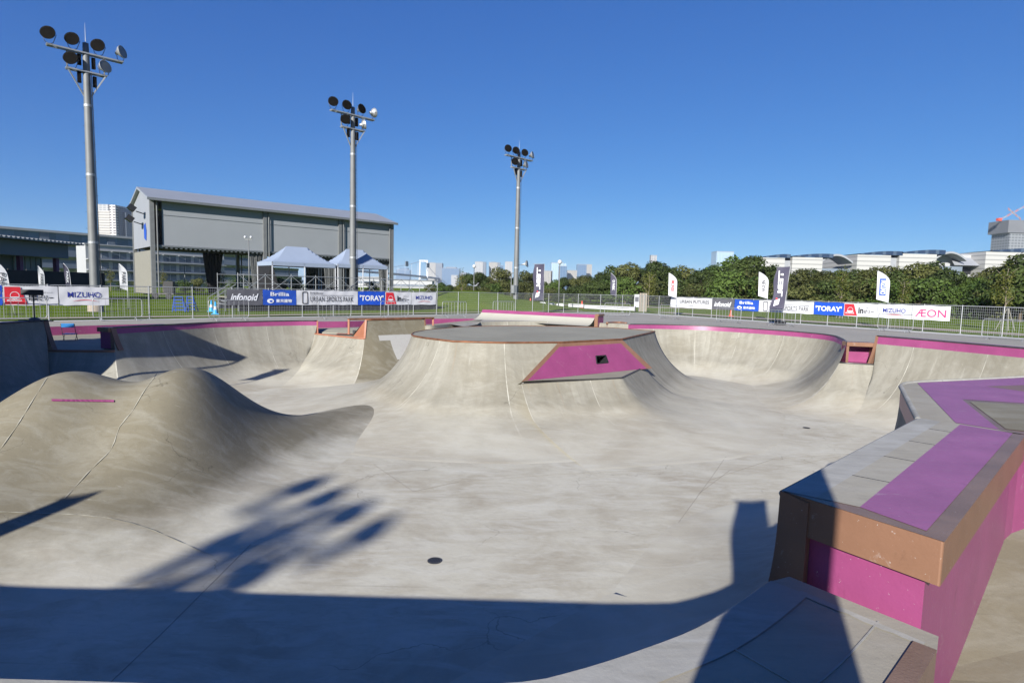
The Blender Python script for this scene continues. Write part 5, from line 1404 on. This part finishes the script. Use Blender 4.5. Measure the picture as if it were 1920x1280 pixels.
for (parts, lab) in [
    ([(1422, 1472, 483, [(1436, 1482, 1.6)]), (1486, 1543, 482.5, [(1484, 1562, 1.7)])], 'left white ribbed event hall with curved solar roof above the trees'),
    ([(1608, 1671, 478, [(1612, 1692, 1.8)]), (1687, 1757, 476, [(1690, 1772, 1.9)])], 'middle white ribbed event hall with curved solar roof above the trees'),
    ([(1849, 1990, 473.5, [(1860, 1990, 2.2)])], 'right white ribbed event hall below the tower under construction')]:
    r = empty('event_hall', (0, 0, 0), 0, lab, 'hall')
    for q in parts: hall_part(r, q[0], q[1], q[2], DH, roofv=q[3])
    if len(parts) > 1:
        g0, g1 = parts[0][1], parts[1][0]; h = PD(g0, parts[0][2], DH).z
        xa, xb = PD(g0, 500, DH).x, PD(g1, 500, DH).x
        MB().box(((xa + xb) / 2, DH + 14, h / 2 - .6), (xb - xa, 24, h - 1.2)).build('link', M_GABLE, r)
        MB().box(((xa + xb) / 2 + .8, DH + 1.9, h / 2 - 3), ((xb - xa) * .5, .3, h - 6)).build('opening', M_TARP, r)
        # arched end canopy
        e0 = parts[1][1]; x0_ = PD(e0, 480, DH).x; mb = MB(); vs = []
        for k in range(15):
            q = k / 14; xx, zz = x0_ + 15 * q, h - 2.2 + 4.6 * sin(pi * (.10 + .82 * q))
            vs += [(xx, DH + 1, zz), (xx, DH + 14, zz), (xx, DH + 14, zz - .9), (xx, DH + 1, zz - .9)]
        mb.add(vs, [f for k in range(14) for f in ((4 * k, 4 * k + 4, 4 * k + 5, 4 * k + 1), (4 * k + 3, 4 * k + 7, 4 * k + 4, 4 * k), (4 * k + 2, 4 * k + 6, 4 * k + 7, 4 * k + 3))])
        mb.build('arched_roof', M_GABLE, r)
        MB().box((x0_ + 8, DH + 14, h / 2 - 2.2), (15, 20, h - 4.4)).build('end_bay', M_TERR, r)
lk = empty('event_hall', (0, 0, 0), 0, 'low grey link between the middle and right event halls', 'hall')
xa, xb = PD(1758, 476, DH + 8).x, PD(1850, 476, DH + 8).x; h = PD(1800, 477, DH + 8).z
MB().box(((xa + xb) / 2, DH + 20, h / 2), (xb - xa, 22, h)).build('wall', M_PALEW, lk)
MB().add([(xa + 5, DH + 3, h - 5.5), (xb - 2, DH + 3, h - 5.5), (xb, DH + 9, h - 1.5), (xa + 7, DH + 9, h - 1.5)], [(0, 1, 2, 3)]).build('sloped_canopy', M_GABLE, lk)
MB().box(((xa + xb) / 2 + 6, DH + 8.5, h - 7.6), ((xb - xa) * .55, .4, 3.2)).build('opening', M_TARP, lk)
# tower under construction
M_PALERED = plain('faded_red_paint', (.36, .14, .12), .6)
ct = PD(1890, 440, 900); cn = empty('unfinished_tower', (ct.x, ct.y, 0), 0, 'grey tower under construction with netting round its top at the right edge', 'high-rise')
block(cn, 1894, 1965, 433, 900, 34, facade('open_floor_facade', (.19, .20, .21), (.09, .10, .11), 5, 4.2, .72, .6), 'open_floors')
block(cn, 1892, 1968, 413, 898, 38, plain('netting', (.12, .125, .135), .8, var=.08, scale=.05), 'netting', zb=PD(1890, 436, 898).z)
for (u0_, v0_, u1_, v1_, lab) in [(1873, 413, 1925, 385, 'red and white tower crane with its boom rising to the right edge'), (1890, 391, 1914, 411, 'red and white tower crane with its boom crossing the other')]:
    a, b = PD(u0_, v0_, 905), PD(u1_, v1_, 905); cn2 = empty('tower_crane', (a.x, a.y, a.z), 0, lab, 'crane')
    d = b - a; k = 7
    for i in range(k):
        s0, s1 = d * (i / k), d * ((i + 1) / k); m_ = M_GABLE if i % 2 else M_PALERED
        mb = MB()
        for off in (V2(0, 0, 1.1), V2(0, 0, -1.1)): mb.bar(s0 + off, s1 + off, .5)
        mb.bar(s0 + V2(0, 0, 1.1), s1 - V2(0, 0, 1.1), .4); mb.bar(s0 - V2(0, 0, 1.1), s1 + V2(0, 0, 1.1), .4); mb.build('boom_section', m_, cn2)
    if u0_ == 1873: MB().box((0, 0, 1), (5, 5, 4)).build('cab', M_ORC, cn2)
# bridge
bz = 50.0
def bpt(u, D): q = PD(u, 520, D); return V2(q.x, q.y, bz)
p0, p1, p2, p3 = bpt(590, 1750), bpt(733, 2330), bpt(794, 2850), bpt(850, 4100)
bg_ = empty('suspension_bridge', (p2.x, p2.y, 0), 0, 'white suspension bridge with a tall pylon crossing far behind the tents', 'bridge')
off = V2(p2.x, p2.y, 0)
MB().add([], []); mb = MB()
for a, b in ((p0, p1), (p1, p2), (p2, p3)): mb.bar(a - off, b - off, 30, 7)
mb.build('deck', M_TERR, bg_)
PT = PD(794, 488, 2850).z; hw = (PD(801.5, 500, 2850).x - PD(786.5, 500, 2850).x) / 2
M_PYL = plain('white_bridge_paint', (.46, .475, .49), .5, var=.03, scale=.01)
for s_ in (-1, 1): MB().bar((s_ * hw, 0, 0), (s_ * (hw - 2), 0, PT), 7).build('pylon_leg', M_PYL, bg_)
MB().box((0, 0, PT - 3), (hw * 2 + 3, 6, 9)).build('pylon_beam', M_PYL, bg_)
MB().box((0, 0, bz - 8), (hw * 2, 6, 6)).build('pylon_beam', M_PYL, bg_)
cbm = MB(); q0 = p1 - off + V2(0, 0, 6); q1 = V2(0, 0, PT); q2 = p3 - off + V2(0, 0, 2)
prev = q1
for i in range(1, 13):
    t = i / 12; q = q1.lerp(p0 - off, t); q.z = bz + 4 + (PT - bz - 4) * (1 - t) ** 2.2; cbm.bar(prev, q, 1.6); 
    dk = q1.lerp(p0 - off, t); cbm.bar(q, V2(q.x, q.y, bz), .8); prev = q
prev = q1
for i in range(1, 9):
    t = i / 8; q = q1.lerp(p3 - off, t * .5); q.z = bz + 4 + (PT - bz - 4) * (1 - t) ** 1.5; cbm.bar(prev, q, 1.6); cbm.bar(q, V2(q.x, q.y, bz), .8); prev = q
cbm.build('cable', M_PYL, bg_)
# low white pier buildings near the bridge foot
lp = PD(765, 533, 700); o = empty('waterfront_building', (lp.x, lp.y, 0), 0, 'low white waterfront building under the bridge', 'building')
MB().box((0, 0, 4.5), (60, 20, 9)).build('wall', M_PALEW, o); MB().box((0, 0, 9.4), (64, 22, .8)).build('roof', M_GABLE, o); MB().box((0, -10.1, 3.2), (50, .3, 2)).build('window_band', FAC['dark'], o)
lp = PD(660, 533, 600); o = empty('waterfront_building', (lp.x, lp.y, 0), 0, 'low white building glimpsed between the stage tents', 'building')
MB().box((0, 0, 5), (70, 20, 10)).build('wall', M_PALEW, o); MB().box((0, 0, 10.4), (74, 22, .8)).build('roof', M_GABLE, o); MB().box((0, -10.1, 5.2), (60, .3, 2.4)).build('window_band', FAC['dark'], o)
# ================================================================ TREES, PEOPLE, SMALL THINGS
M_BARK = plain('bark', (.10, .075, .05), .9, var=.3, scale=4, bump=.5, bscale=15)
def leafmat(name, A, B_):
    m, n, b = newmat(name); g = n.nodes.new('ShaderNodeNewGeometry'); ob = n.nodes.new('ShaderNodeTexCoord').outputs['Object']
    c = mix(n, A, B_, g.outputs['Random Per Island'])
    c = mix(n, c, tuple(x * .55 for x in A), ramp(n, noisetex(n, ob, .9, 3, .6), .5, .7))
    oi = n.nodes.new('ShaderNodeObjectInfo'); c = mix(n, c, tuple(x * 1.35 for x in B_), ramp(n, oi.outputs['Random'], .3, 1.4))
    n.links.new(c, b.inputs['Base Color']); b.inputs['Roughness'].default_value = .6; b.inputs['Specular IOR Level'].default_value = .25
    tr = n.nodes.new('ShaderNodeBsdfTranslucent'); n.links.new(c, tr.inputs[0]); mx = n.nodes.new('ShaderNodeMixShader'); mx.inputs[0].default_value = .25
    out = n.nodes['Material Output']; n.links.new(b.outputs[0], mx.inputs[1]); n.links.new(tr.outputs[0], mx.inputs[2]); n.links.new(mx.outputs[0], out.inputs[0])
    return m
LF = {'dark': leafmat('dark_foliage', (.022, .038, .008), (.056, .078, .017)), 'olive': leafmat('olive_foliage', (.040, .050, .013), (.090, .096, .026)),
      'green': leafmat('green_foliage', (.028, .056, .010), (.070, .108, .020)), 'yellow': leafmat('yellow_foliage', (.055, .065, .010), (.11, .115, .022))}
rt_ = random.Random(11)
def crown_mesh(n, H, R, leaf, seed, low=.12, lobes=9, loose=.25):
    r = random.Random(seed); L = []
    for i in range(lobes):
        a = r.uniform(0, 2 * pi); d = R * r.uniform(.15, .62); z = H * r.uniform(low + .12, .84)
        k = 1 - .45 * abs(z / H - .5); L.append((d * cos(a) * k, d * sin(a) * k, z, R * r.uniform(.34, .55), H * r.uniform(.13, .22)))
    L.append((0, 0, H * .80, R * .45, H * .19)); mb = MB()
    for i in range(n):
        cx, cy, cz, rr, rz = r.choice(L)
        a = r.uniform(0, 2 * pi); c = r.uniform(-1, 1); s_ = sqrt(1 - c * c); q = r.uniform(.55, 1.0) ** .5 * (1 + loose * r.gauss(0, .35))
        p = V2(cx + rr * q * s_ * cos(a), cy + rr * q * s_ * sin(a), cz + rz * q * c)
        if p.z < H * low: p.z = H * low + r.uniform(0, .3)
        nn = V2(s_ * cos(a), s_ * sin(a), c + .45) + V2(r.gauss(0, .55), r.gauss(0, .55), r.gauss(0, .45)); nn.normalize()
        x = nn.orthogonal().normalized(); y = nn.cross(x); th = r.uniform(0, pi); x, y = x * cos(th) + y * sin(th), y * cos(th) - x * sin(th)
        l = leaf * r.uniform(.6, 1.3); w = l * r.uniform(.45, .7)
        mb.add([p - x * l, p - y * w + nn * l * .15, p + x * l, p + y * w + nn * l * .15], [(0, 1, 2, 3)])
    return mb
def trunk_mesh(H, r0, seed, top=.7, limbs=5, spread=.3):
    r = random.Random(seed); mb = MB(); pts = [V2(0, 0, -.1)]
    for i in range(5): pts.append(V2(r.uniform(-.04, .04) * H * .3, r.uniform(-.04, .04) * H * .3, H * top * (i + 1) / 5))
    mb.tube(pts, [r0 * (1.15 - i * .17) for i in range(6)], 7)
    for k in range(limbs):
        b = pts[2 + k % 3]; a = r.uniform(0, 2 * pi); e = b + V2(cos(a), sin(a), 1.2) * H * spread * r.uniform(.5, 1)
        mb.tube([b, b.lerp(e, .5) + V2(0, 0, .1), e], [r0 * .5, r0 * .35, r0 * .12], 5)
    return mb
PROTO = {}
def tree(kind, var, x, y, H, label, group, z=0, name='tree'):
    key = (kind, var)
    if key not in PROTO:
        r = empty(name, (x, y, z), 0, label, 'tree', group)
        if kind == 'belt': crown_mesh(3800, 6.0, 2.9, .17, var * 7 + 1, lobes=7, loose=.16).build('crown', LF[['dark', 'olive', 'green', 'dark'][var % 4]], r); trunk_mesh(6.0, .14, var, .6).build('trunk', M_BARK, r)
        if kind == 'bush': crown_mesh(2200, 3.0, 2.6, .13, var * 5 + 3, low=.02, lobes=8).build('crown', LF[['dark', 'green', 'olive'][var % 3]], r); trunk_mesh(3.0, .08, var, .5).build('trunk', M_BARK, r)
        if kind == 'young': crown_mesh(650, 6.0, 1.25, .11, var + 40, low=.32, lobes=8, loose=.5).build('crown', LF['yellow'], r); trunk_mesh(6.0, .055, var + 3, .85, 9, .16).build('trunk', plain('pale_bark', (.22, .18, .14), .9), r)
        PROTO[key] = (r, {'belt': 6.0, 'bush': 3.0, 'young': 6.0}[kind]); 
    else:
        r = dup(PROTO[key][0], (x, y, z), 0, label, group)
    k = H / PROTO[key][1]; r.location = (x, y, z); r.rotation_euler = (0, 0, rt_.uniform(0, 6.28)); f = rt_.uniform(.9, 1.15) * (1 if kind != 'young' else 1)
    r.scale = (k * f, k * f, k); return r
LMK = [(845, 'at the left end of the belt'), (872, 'left of the thin globe lamp post'), (905, 'behind the thin globe lamp post'), (935, 'below the three pale high-rises'), (955, 'left of the farthest light tower'), (985, 'behind the farthest light tower'), (1028, 'behind the upright dark flag'), (1062, 'behind the right globe lamp post'),
       (1100, 'below the distant blue-grey tower'), (1135, 'just left of the dark feather flag'), (1162, 'behind the dark feather flag'), (1192, 'between the dark feather flag and the wooden panel'), (1215, 'left of the slim white tower'), (1238, 'below the slim white tower'), (1275, 'behind the feather flag with red print'), (1305, 'behind the banner with bold black letters'), (1338, 'left of the pale blue glass building'),
       (1360, 'left below the pale glass building'), (1385, 'right below the pale glass building'), (1415, 'behind the blue emblem banner'), (1445, 'behind the thin-lettered flag'), (1480, 'behind the tilted dark rectangular flag'), (1515, 'below the left event hall'), (1555, 'under the arched end of the left hall'), (1600, 'behind the bright blue banner on the right'),
       (1640, 'left of the feather flag with the blue panel'), (1685, 'behind the feather flag with the blue panel'), (1735, 'behind the banner with pink letters'), (1790, 'right of the row of banners'), (1850, 'below the low grey hall link'), (1905, 'below the tower under construction'), (9999, 'beyond the right edge of the photo')]
SEEN = {}
def where(base, u):
    w = [l for a, l in LMK if u < a][0]; k = (base, w); SEEN[k] = SEEN.get(k, 0) + 1
    return base + ' ' + w + ['', ', second', ', third', ', fourth', ', fifth', ', sixth', ', seventh', ', eighth', ', ninth'][min(8, SEEN[k] - 1)]
tops = [(800, 524), (830, 523), (860, 518), (880, 512), (905, 512), (925, 505), (950, 505), (985, 504), (1010, 515), (1040, 509), (1070, 512), (1100, 505), (1130, 500), (1150, 494), (1180, 496), (1210, 499), (1250, 495), (1285, 499), (1310, 505), (1340, 492), (1365, 484), (1400, 484),
        (1425, 489), (1445, 505), (1470, 512), (1500, 506), (1530, 502), (1570, 503), (1600, 500), (1640, 497), (1680, 499), (1720, 496), (1760, 494), (1790, 500), (1815, 510), (1840, 505), (1870, 492), (1900, 483), (1930, 478), (1970, 480), (2300, 476)]
def topat(u):
    for (a, ya), (b, yb) in zip(tops[:-1], tops[1:]):
        if a <= u <= b: return ya + (yb - ya) * (u - a) / (b - a)
    return tops[0][1] if u < tops[0][0] else tops[-1][1]
def DB(u): return 108 - 42 * max(0, min(1, (u - 1000) / 920))
LB = {0: 'dense dark green tree', 1: 'olive brown-green tree', 2: 'fresh green bushy tree', 3: 'very dark round-crowned tree'}
u = 812; i = 0
while u < 2300:
    D = DB(u) + rt_.uniform(-3, 3); top = topat(u) + rt_.choice([-4, 0, 3, 6, 10, 15]); q = PD(u, top, D); v = rt_.choice([0, 1, 2, 3, 4, 5, 6, 7])
    tree('belt', v, q.x, q.y, max(2.5, q.z) * 1.02, where(LB[v % 4], u), 'trees of the belt, ' + ['dark', 'olive', 'fresh green', 'very dark'][v % 4])
    u += rt_.uniform(15, 23) * (1 if u < 1500 else 1.5)
    i += 1
u = 806
LBB = {0: 'dark rounded shrub', 1: 'fresh green shrub', 2: 'olive shrub'}
while u < 2300:
    D = DB(u) - 7 + rt_.uniform(-1.5, 1.5); hz = PD(u, 540, D).z; v = rt_.choice([0, 1, 2, 3, 4, 5]); q = PD(u, topat(u) + 24 + rt_.uniform(-3, 12), D)
    tree('bush', v, q.x, q.y, max(2.2, q.z), where(LBB[v % 3] + ' in front', u), 'front shrubs of the belt, ' + ['dark', 'green', 'olive'][v % 3])
    u += rt_.uniform(20, 30) * (1 if u < 1500 else 1.35)
for (u, vt, D, lab) in [(1582, 495, 56, 'young yellow-green tree with a forked pale trunk behind the bright blue banner'), (1892, 482, 40, 'young loose-leaved tree with stakes at the right edge behind the fence'), (1219, 503, 78, 'young yellow-green tree in front of the dark belt, beside the wooden panel'),
                        (866, 503, 84, 'young yellowish tree at the left end of the tree belt'), (1697, 512, 62, 'thin reddish young tree right of the white and blue feather flag'),
                        (206, 500, 96, 'young green tree in front of the white apartment block'), (305, 503, 100, 'yellow-green young tree seen under the left end of the pavilion'), (418, 505, 100, 'young tree seen under the pavilion right of the dark curtain'), (512, 500, 100, 'young tree seen between the stage rails under the left tent')]:
    q = PD(u, vt, D); tree('young', int(u) % 3, q.x, q.y, q.z, lab, 'young staked trees')
for k, (u, vt, D) in enumerate([(188, 528, 98), (225, 528, 98), (262, 526, 104), (318, 526, 106), (345, 524, 110), (372, 522, 112), (402, 520, 108), (440, 520, 110), (480, 520, 108), (520, 521, 108), (556, 521, 110), (592, 522, 112), (640, 524, 115), (700, 526, 118)]):
    q = PD(u, vt, D); tree('bush', k % 6, q.x, q.y, max(1.6, q.z), ['dark', 'green', 'olive'][k % 3] + ' low shrub ' + ['left of the white feather flag on the lawn', 'just behind the leftmost light tower', 'left of the pavilion end wall', 'under the left end of the pavilion', 'behind the equipment trailer', 'left of the black hanging curtain', 'right of the black hanging curtain', 'behind the white lamp post with twin heads', 'behind the left end of the stage', 'seen under the left tent', 'seen between the two tents', 'behind the right tent', 'behind the middle light tower', 'right of the middle light tower'][k], 'shrubs behind the pavilion, ' + ['dark', 'green', 'olive'][k % 3])
# stakes of the near young trees
for u, D, lab in ((1892, 40, 'wooden stake tripod propping the young tree at the right edge'), (1582, 56, 'wooden stakes propping the young tree behind the bright blue banner')):
    q = PD(u, 560, D); r = empty('tree_stake', (q.x, q.y, 0), 0, lab, 'stake'); 
    for k in range(3):
        a = k * 2.1; MB().bar((.6 * cos(a), .6 * sin(a), 0), (.05 * cos(a), .05 * sin(a), 1.5), .06, n=6).build('stake', M_BEIGE, r)

# lamp posts
def post(u, vt, D, kind, label):
    q = PD(u, vt, D); r = empty('lamp_post', (q.x, q.y, 0), 0, label, 'lamp post'); h = q.z
    MB().bar((0, 0, 0), (0, 0, h), .12, n=10, r2=.045).build('pole', M_POLE, r, smooth=True)
    if kind == 'globe':
        MB().lathe([(.05, 0), (.12, .05), (.05, .08)], (0, 0, h), 12).build('cap', M_DSTEEL, r); MB().lathe([(.08, .08), (.2, .16), (.24, .3), (.2, .44), (.08, .52), (0, .53)], (0, 0, h - .03), 14).build('globe', M_WHITE, r, smooth=True)
    elif kind == 'cam':
        MB().bar((-.35, 0, h - .1), (.35, 0, h - .1), .06).build('arm', M_POLE, r)
        for s_ in (-1, 1): MB().lathe([(0, -.14), (.09, -.11), (.11, 0), (.08, .09), (0, .11)], (s_ * .28, -.1, h + .12), 12).build('lamp_head', M_WHITE, r, smooth=True)
    else: MB().box((.3, 0, h), (.8, .2, .08)).build('lamp_head', M_POLE, r)
post(466, 447, 56, 'cam', 'white lamp post with twin heads in front of the pavilion front panel'); post(889, 503, 78, 'globe', 'thin lamp post with a round globe on the grassy rise')
post(1049.5, 496, 62, 'globe', 'lamp post with a round globe beside the dark rectangular flag'); post(1478, 508, 60, 'flat', 'plain grey pole behind the dark flag on the right'); post(346, 498, 96, 'flat', 'grey lamp post seen under the pavilion'); post(255, 505, 92, 'flat', 'thin lamp post on the lawn before the apartment block')
post(959, 512, 66, 'flat', 'thin grey post directly left of the farthest light tower')
# cones
def cone(u, v, s, ma, mbd, label):
    q = P(u, v, 0); r = empty('traffic_cone', (q.x, q.y, 0), .3, label, 'cone', 'traffic cones'); 
    MB().box((0, 0, .02), (.38 * s, .38 * s, .04)).build('base', ma, r)
    MB().lathe([(.14 * s, .04), (.10 * s, .25 * s)], n=14).build('lower_cone', ma, r, smooth=True); MB().lathe([(.10 * s, .25 * s), (.07 * s, .42 * s)], n=14).build('band', mbd, r, smooth=True)
    MB().lathe([(.07 * s, .42 * s), (.03 * s, .68 * s), (0, .69 * s)], n=14).build('tip', ma, r, smooth=True)
cone(396.5, 584, 1.15, M_CYAN, M_WHITE, 'blue and white cone by the stage steps, the left one'); cone(404, 589, 1.15, M_CYAN, M_WHITE, 'blue and white cone by the stage steps, the right one')
cone(994.5, 571.5, 1.3, M_ORC, M_ORC, 'orange cone left of the white barrier blocks'); cone(1091, 577, 1.2, M_ORC, M_ORC, 'orange cone among the long white barriers'); cone(1370, 593, .95, M_ORC, M_ORC, 'orange cone behind a crowd barrier on the right')
# blue trestle frames on the lawn
for k, (u, v) in enumerate(((335, 585), (357, 584))):
    q = P(u, v, 0); r = empty('blue_trestle', (q.x, q.y, 0), .4, ['folded blue ladder trestle on the lawn, the wider left one', 'folded blue ladder trestle on the lawn, the narrower right one'][k], 'trestle')
    w = .36 - k * .08
    for s_ in (-1, 1):
        mb = MB(); mb.bar((s_ * w, -.05, 0), (s_ * w * .6, 0, 1.0), .045); mb.build('side_rail', M_BLUE, r)
        MB().bar((s_ * w + .15, .35, 0), (s_ * w * .6, .02, 1.0), .04).build('side_rail', M_BLUE, r)
    for z in (.15, .36, .57, .78, .98): MB().bar((-w * (1 - z * .3), -.02, z), (w * (1 - z * .3), -.02, z), .06).build('rung', M_BLUE, r)
# equipment trailer
q = P(308, 560.5, 0); r = empty('equipment_trailer', (q.x, q.y, 0), .2, 'small dark trailer with a black speaker box on the lawn before the pavilion', 'trailer')
MB().box((0, 0, .55), (2.2, 1.1, .12)).build('bed', M_DSTEEL, r); MB().box((.55, 0, 1.25), (.95, .8, 1.3)).build('speaker_box', M_BLACK, r, bevel=.03); MB().bar((-1.1, 0, .5), (-2.0, 0, .45), .08).build('drawbar', M_DSTEEL, r)
for s_ in (-.6, .6): MB().lathe([(0, -.08), (.3, -.08), (.32, 0), (.3, .08), (0, .08)], (s_ * 1.1, -.6, .32), 16, R=Matrix.Rotation(pi / 2, 3, 'X')).build('wheel', M_BLACK, r)
# white barrier blocks and boards on the far lawn
bl = [(1002, 574), (1021, 575.5), (1037, 577), (1054, 578.5)]
for k, (u, v) in enumerate(bl):
    q = P(u - 4, v - 2, 0); r = empty('barrier_block', (q.x, q.y, 0), -.1, ['leftmost', 'second', 'third', 'rightmost'][k] + ' of four small white barrier blocks in a row on the far lawn', 'barrier', 'short row of white barrier blocks')
    mb = MB(); mb.prism([(-.42, -.2), (.42, -.2), (.42, .2), (-.42, .2)], 0, .42); mb.build('block', M_WHITE, r, bevel=.03); MB().box((0, 0, .44), (.6, .2, .06)).build('top', M_WHITE, r)
for k, (ua, ub, v, lab) in enumerate([(1066, 1094, 577, 'long white board barrier on the far lawn, left one'), (1096, 1190, 580, 'longest white board barrier on the far lawn')]):
    a, b_ = P(ua, v, 0), P(ub, v + (ub - ua) * .05, 0); d = b_ - a; r = empty('board_barrier', (a.x, a.y, 0), math.atan2(d.y, d.x), lab, 'barrier')
    L = d.length; MB().box((L / 2, 0, .3), (L, .12, .36)).build('board', M_WHITE, r); 
    for i in range(int(L / 2) + 1): MB().bar((i * 2 + .1, .08, 0), (i * 2 + .1, .08, .55), .07).build('post', M_DSTEEL, r)
    MB().box((L / 2, -.07, .36), (L * .8, .02, .03)).build('line', M_INK, r)
a, b_ = P(1198, 584, 0), P(1216, 585, 0); r = empty('wooden_panel', (a.x, a.y, 0), 0, 'pale wooden board panel standing on the far lawn', 'panel'); w = b_.x - a.x
for i in range(5): MB().box((w * (i + .5) / 5, 0, .95), (w / 5 - .02, .04, 1.9)).build('board', M_BEIGE if i % 2 else plain('pale_board', (.27, .23, .19), .8), r)
a = P(1193, 584, 0); r = empty('notice_board', (a.x, a.y, 0), 0, 'narrow white notice board left of the wooden panel', 'sign'); MB().box((0, 0, 1.1), (.5, .04, 1.3)).build('board', M_WHITE, r); MB().box((0, -.025, 1.25), (.38, .01, .5)).build('notice', M_GREY, r)
for s_ in (-.22, .22): MB().bar((s_, .03, 0), (s_, .03, 1.2), .04).build('leg', M_STEEL, r)

# blue folding chair in the notch
q = P(132, 646, -.61); ch2 = empty('folding_chair', (q.x, q.y, -.60), radians(200), 'blue folding chair standing in the notch at the left', 'chair')
MB().box((0, .02, .42), (.40, .38, .025)).build('seat', M_CHAIR, ch2, bevel=.01)
MB().box((0, .20, .76), (.42, .022, .16)).build('backrest', M_CHAIR, ch2, bevel=.01)
for s_ in (-1, 1):
    MB().tube([(s_ * .22, -.20, 0), (s_ * .22, .08, .45), (s_ * .22, .20, .82)], .012, 6).build('frame_tube', M_DSTEEL, ch2); MB().tube([(s_ * .20, .24, 0), (s_ * .20, -.14, .44)], .012, 6).build('leg', M_DSTEEL, ch2)
MB().bar((-.22, -.17, .06), (.22, -.17, .06), .02).build('crossbar', M_DSTEEL, ch2); MB().bar((-.2, .22, .05), (.2, .22, .05), .02).build('crossbar', M_DSTEEL, ch2)
# black display panel on a stand on top of the left wall
dq = PD(65, 602, fwall[0].y - .2); ds = empty('display_stand', (dq.x, dq.y, dq.z), radians(8), 'black rectangular display panel on a pole stand at the left wall', 'display')
MB().bar((0, 0, 0), (0, 0, 1.0), .045, n=8).build('pole', M_BLACK, ds); MB().box((-.02, -.03, 1.03), (.72, .06, .2)).build('panel', M_BLACK, ds, bevel=.01)
ft = MB(); ft.box((-.15, 0, .03), (.75, .04, .03)); ft.box((0, 0, .02), (.04, .6, .03)); ft.box((.3, .1, .01), (.5, .05, .03)); ft.build('base', M_BLACK, ds)
MB().lathe([(.16, 0), (.17, .05), (.1, .09), (0, .1)], (0, 0, .04), 14).build('weight', M_GREY, ds, smooth=True)

# photographer (behind the lens; only the shadow is in the picture)
def person():
    r = empty('person', (.0, -.36, ZN), 0, 'person behind the camera, elbows out, whose shadow falls on the near deck', 'person')
    J = {'pel': (0, 0, .95, .15), 'bel': (0, .01, 1.12, .14), 'che': (0, 0, 1.33, .165), 'nec': (0, .01, 1.49, .06), 'hed': (0, .03, 1.60, .09), 'top': (0, .03, 1.68, .075),
         'ls': (-.18, 0, 1.42, .065), 'le': (-.27, .02, 1.24, .045), 'lw': (-.10, .14, 1.52, .03), 'rs': (.18, 0, 1.42, .065), 're': (.27, .02, 1.24, .045), 'rw': (.10, .14, 1.52, .03),
         'lh': (-.10, 0, .90, .095), 'lk': (-.13, .03, .49, .062), 'la': (-.15, 0, .09, .042), 'lt': (-.16, .17, .04, .035), 'rh': (.10, 0, .90, .095), 'rk': (.13, .03, .49, .062), 'ra': (.15, 0, .09, .042), 'rt': (.16, .17, .04, .035)}
    E = [('pel', 'bel'), ('bel', 'che'), ('che', 'nec'), ('nec', 'hed'), ('hed', 'top'), ('che', 'ls'), ('ls', 'le'), ('le', 'lw'), ('che', 'rs'), ('rs', 're'), ('re', 'rw'), ('pel', 'lh'), ('lh', 'lk'), ('lk', 'la'), ('la', 'lt'), ('pel', 'rh'), ('rh', 'rk'), ('rk', 'ra'), ('ra', 'rt')]
    ks = list(J); me = bpy.data.meshes.new('body'); me.from_pydata([J[k][:3] for k in ks], [(ks.index(a), ks.index(b)) for a, b in E], [])
    o = bpy.data.objects.new('body', me); COL.objects.link(o); o.parent = r; sm = o.modifiers.new('skin', 'SKIN'); 
    for k, sv in zip(ks, me.skin_vertices[0].data if me.skin_vertices else []): sv.radius = (J[k][3], J[k][3])
    if me.skin_vertices: me.skin_vertices[0].data[0].use_root = True
    sm.use_smooth_shade = True; ss = o.modifiers.new('sub', 'SUBSURF'); ss.levels = 1; ss.render_levels = 2; me.materials.append(M_DKFLAG)
    for s_ in (-1, 1):
        hb = MB(); hb.box((s_ * .085, .155, 1.545), (.035, .06, .085)); h_ = hb.build('hand', M_SKIN, r, bevel=.012)
        for k in range(4): MB().tube([(s_ * .085, .18, 1.575 - k * .021), (s_ * .065, .215, 1.577 - k * .021), (s_ * .04, .218, 1.575 - k * .021)], .0085, 6).build('finger', M_SKIN, h_, smooth=True)
        MB().tube([(s_ * .085, .15, 1.59), (s_ * .06, .165, 1.60), (s_ * .04, .175, 1.598)], .0095, 6).build('thumb', M_SKIN, h_, smooth=True)
    MB().lathe([(.001, 1.72), (.06, 1.715), (.095, 1.67), (.102, 1.61), (.09, 1.56)], (0, .015, 0), 14).build('hair', M_INK, r, smooth=True)
    f = MB(); f.box((0, .125, 1.595), (.02, .03, .03)); f.build('nose', M_SKIN, r, bevel=.006)
    return r
person()

# ---------------------------------------------------------------- haze over the far skyline
hz = MB(); hz.box((0, 2600, 73), (9000, 5600, 156))
hzo = hz.build('haze', None); tag(hzo, kind='stuff')
hm = bpy.data.materials.new('haze_air'); hm.use_nodes = True; hn = hm.node_tree; hn.nodes.clear()
vo = hn.nodes.new('ShaderNodeVolumePrincipled'); vo.inputs['Density'].default_value = 0.00009; vo.inputs['Color'].default_value = (.80, .88, 1.0, 1); vo.inputs['Anisotropy'].default_value = .0
ho = hn.nodes.new('ShaderNodeOutputMaterial'); hn.links.new(vo.outputs[0], ho.inputs['Volume'])
hzo.data.materials.clear(); hzo.data.materials.append(hm)
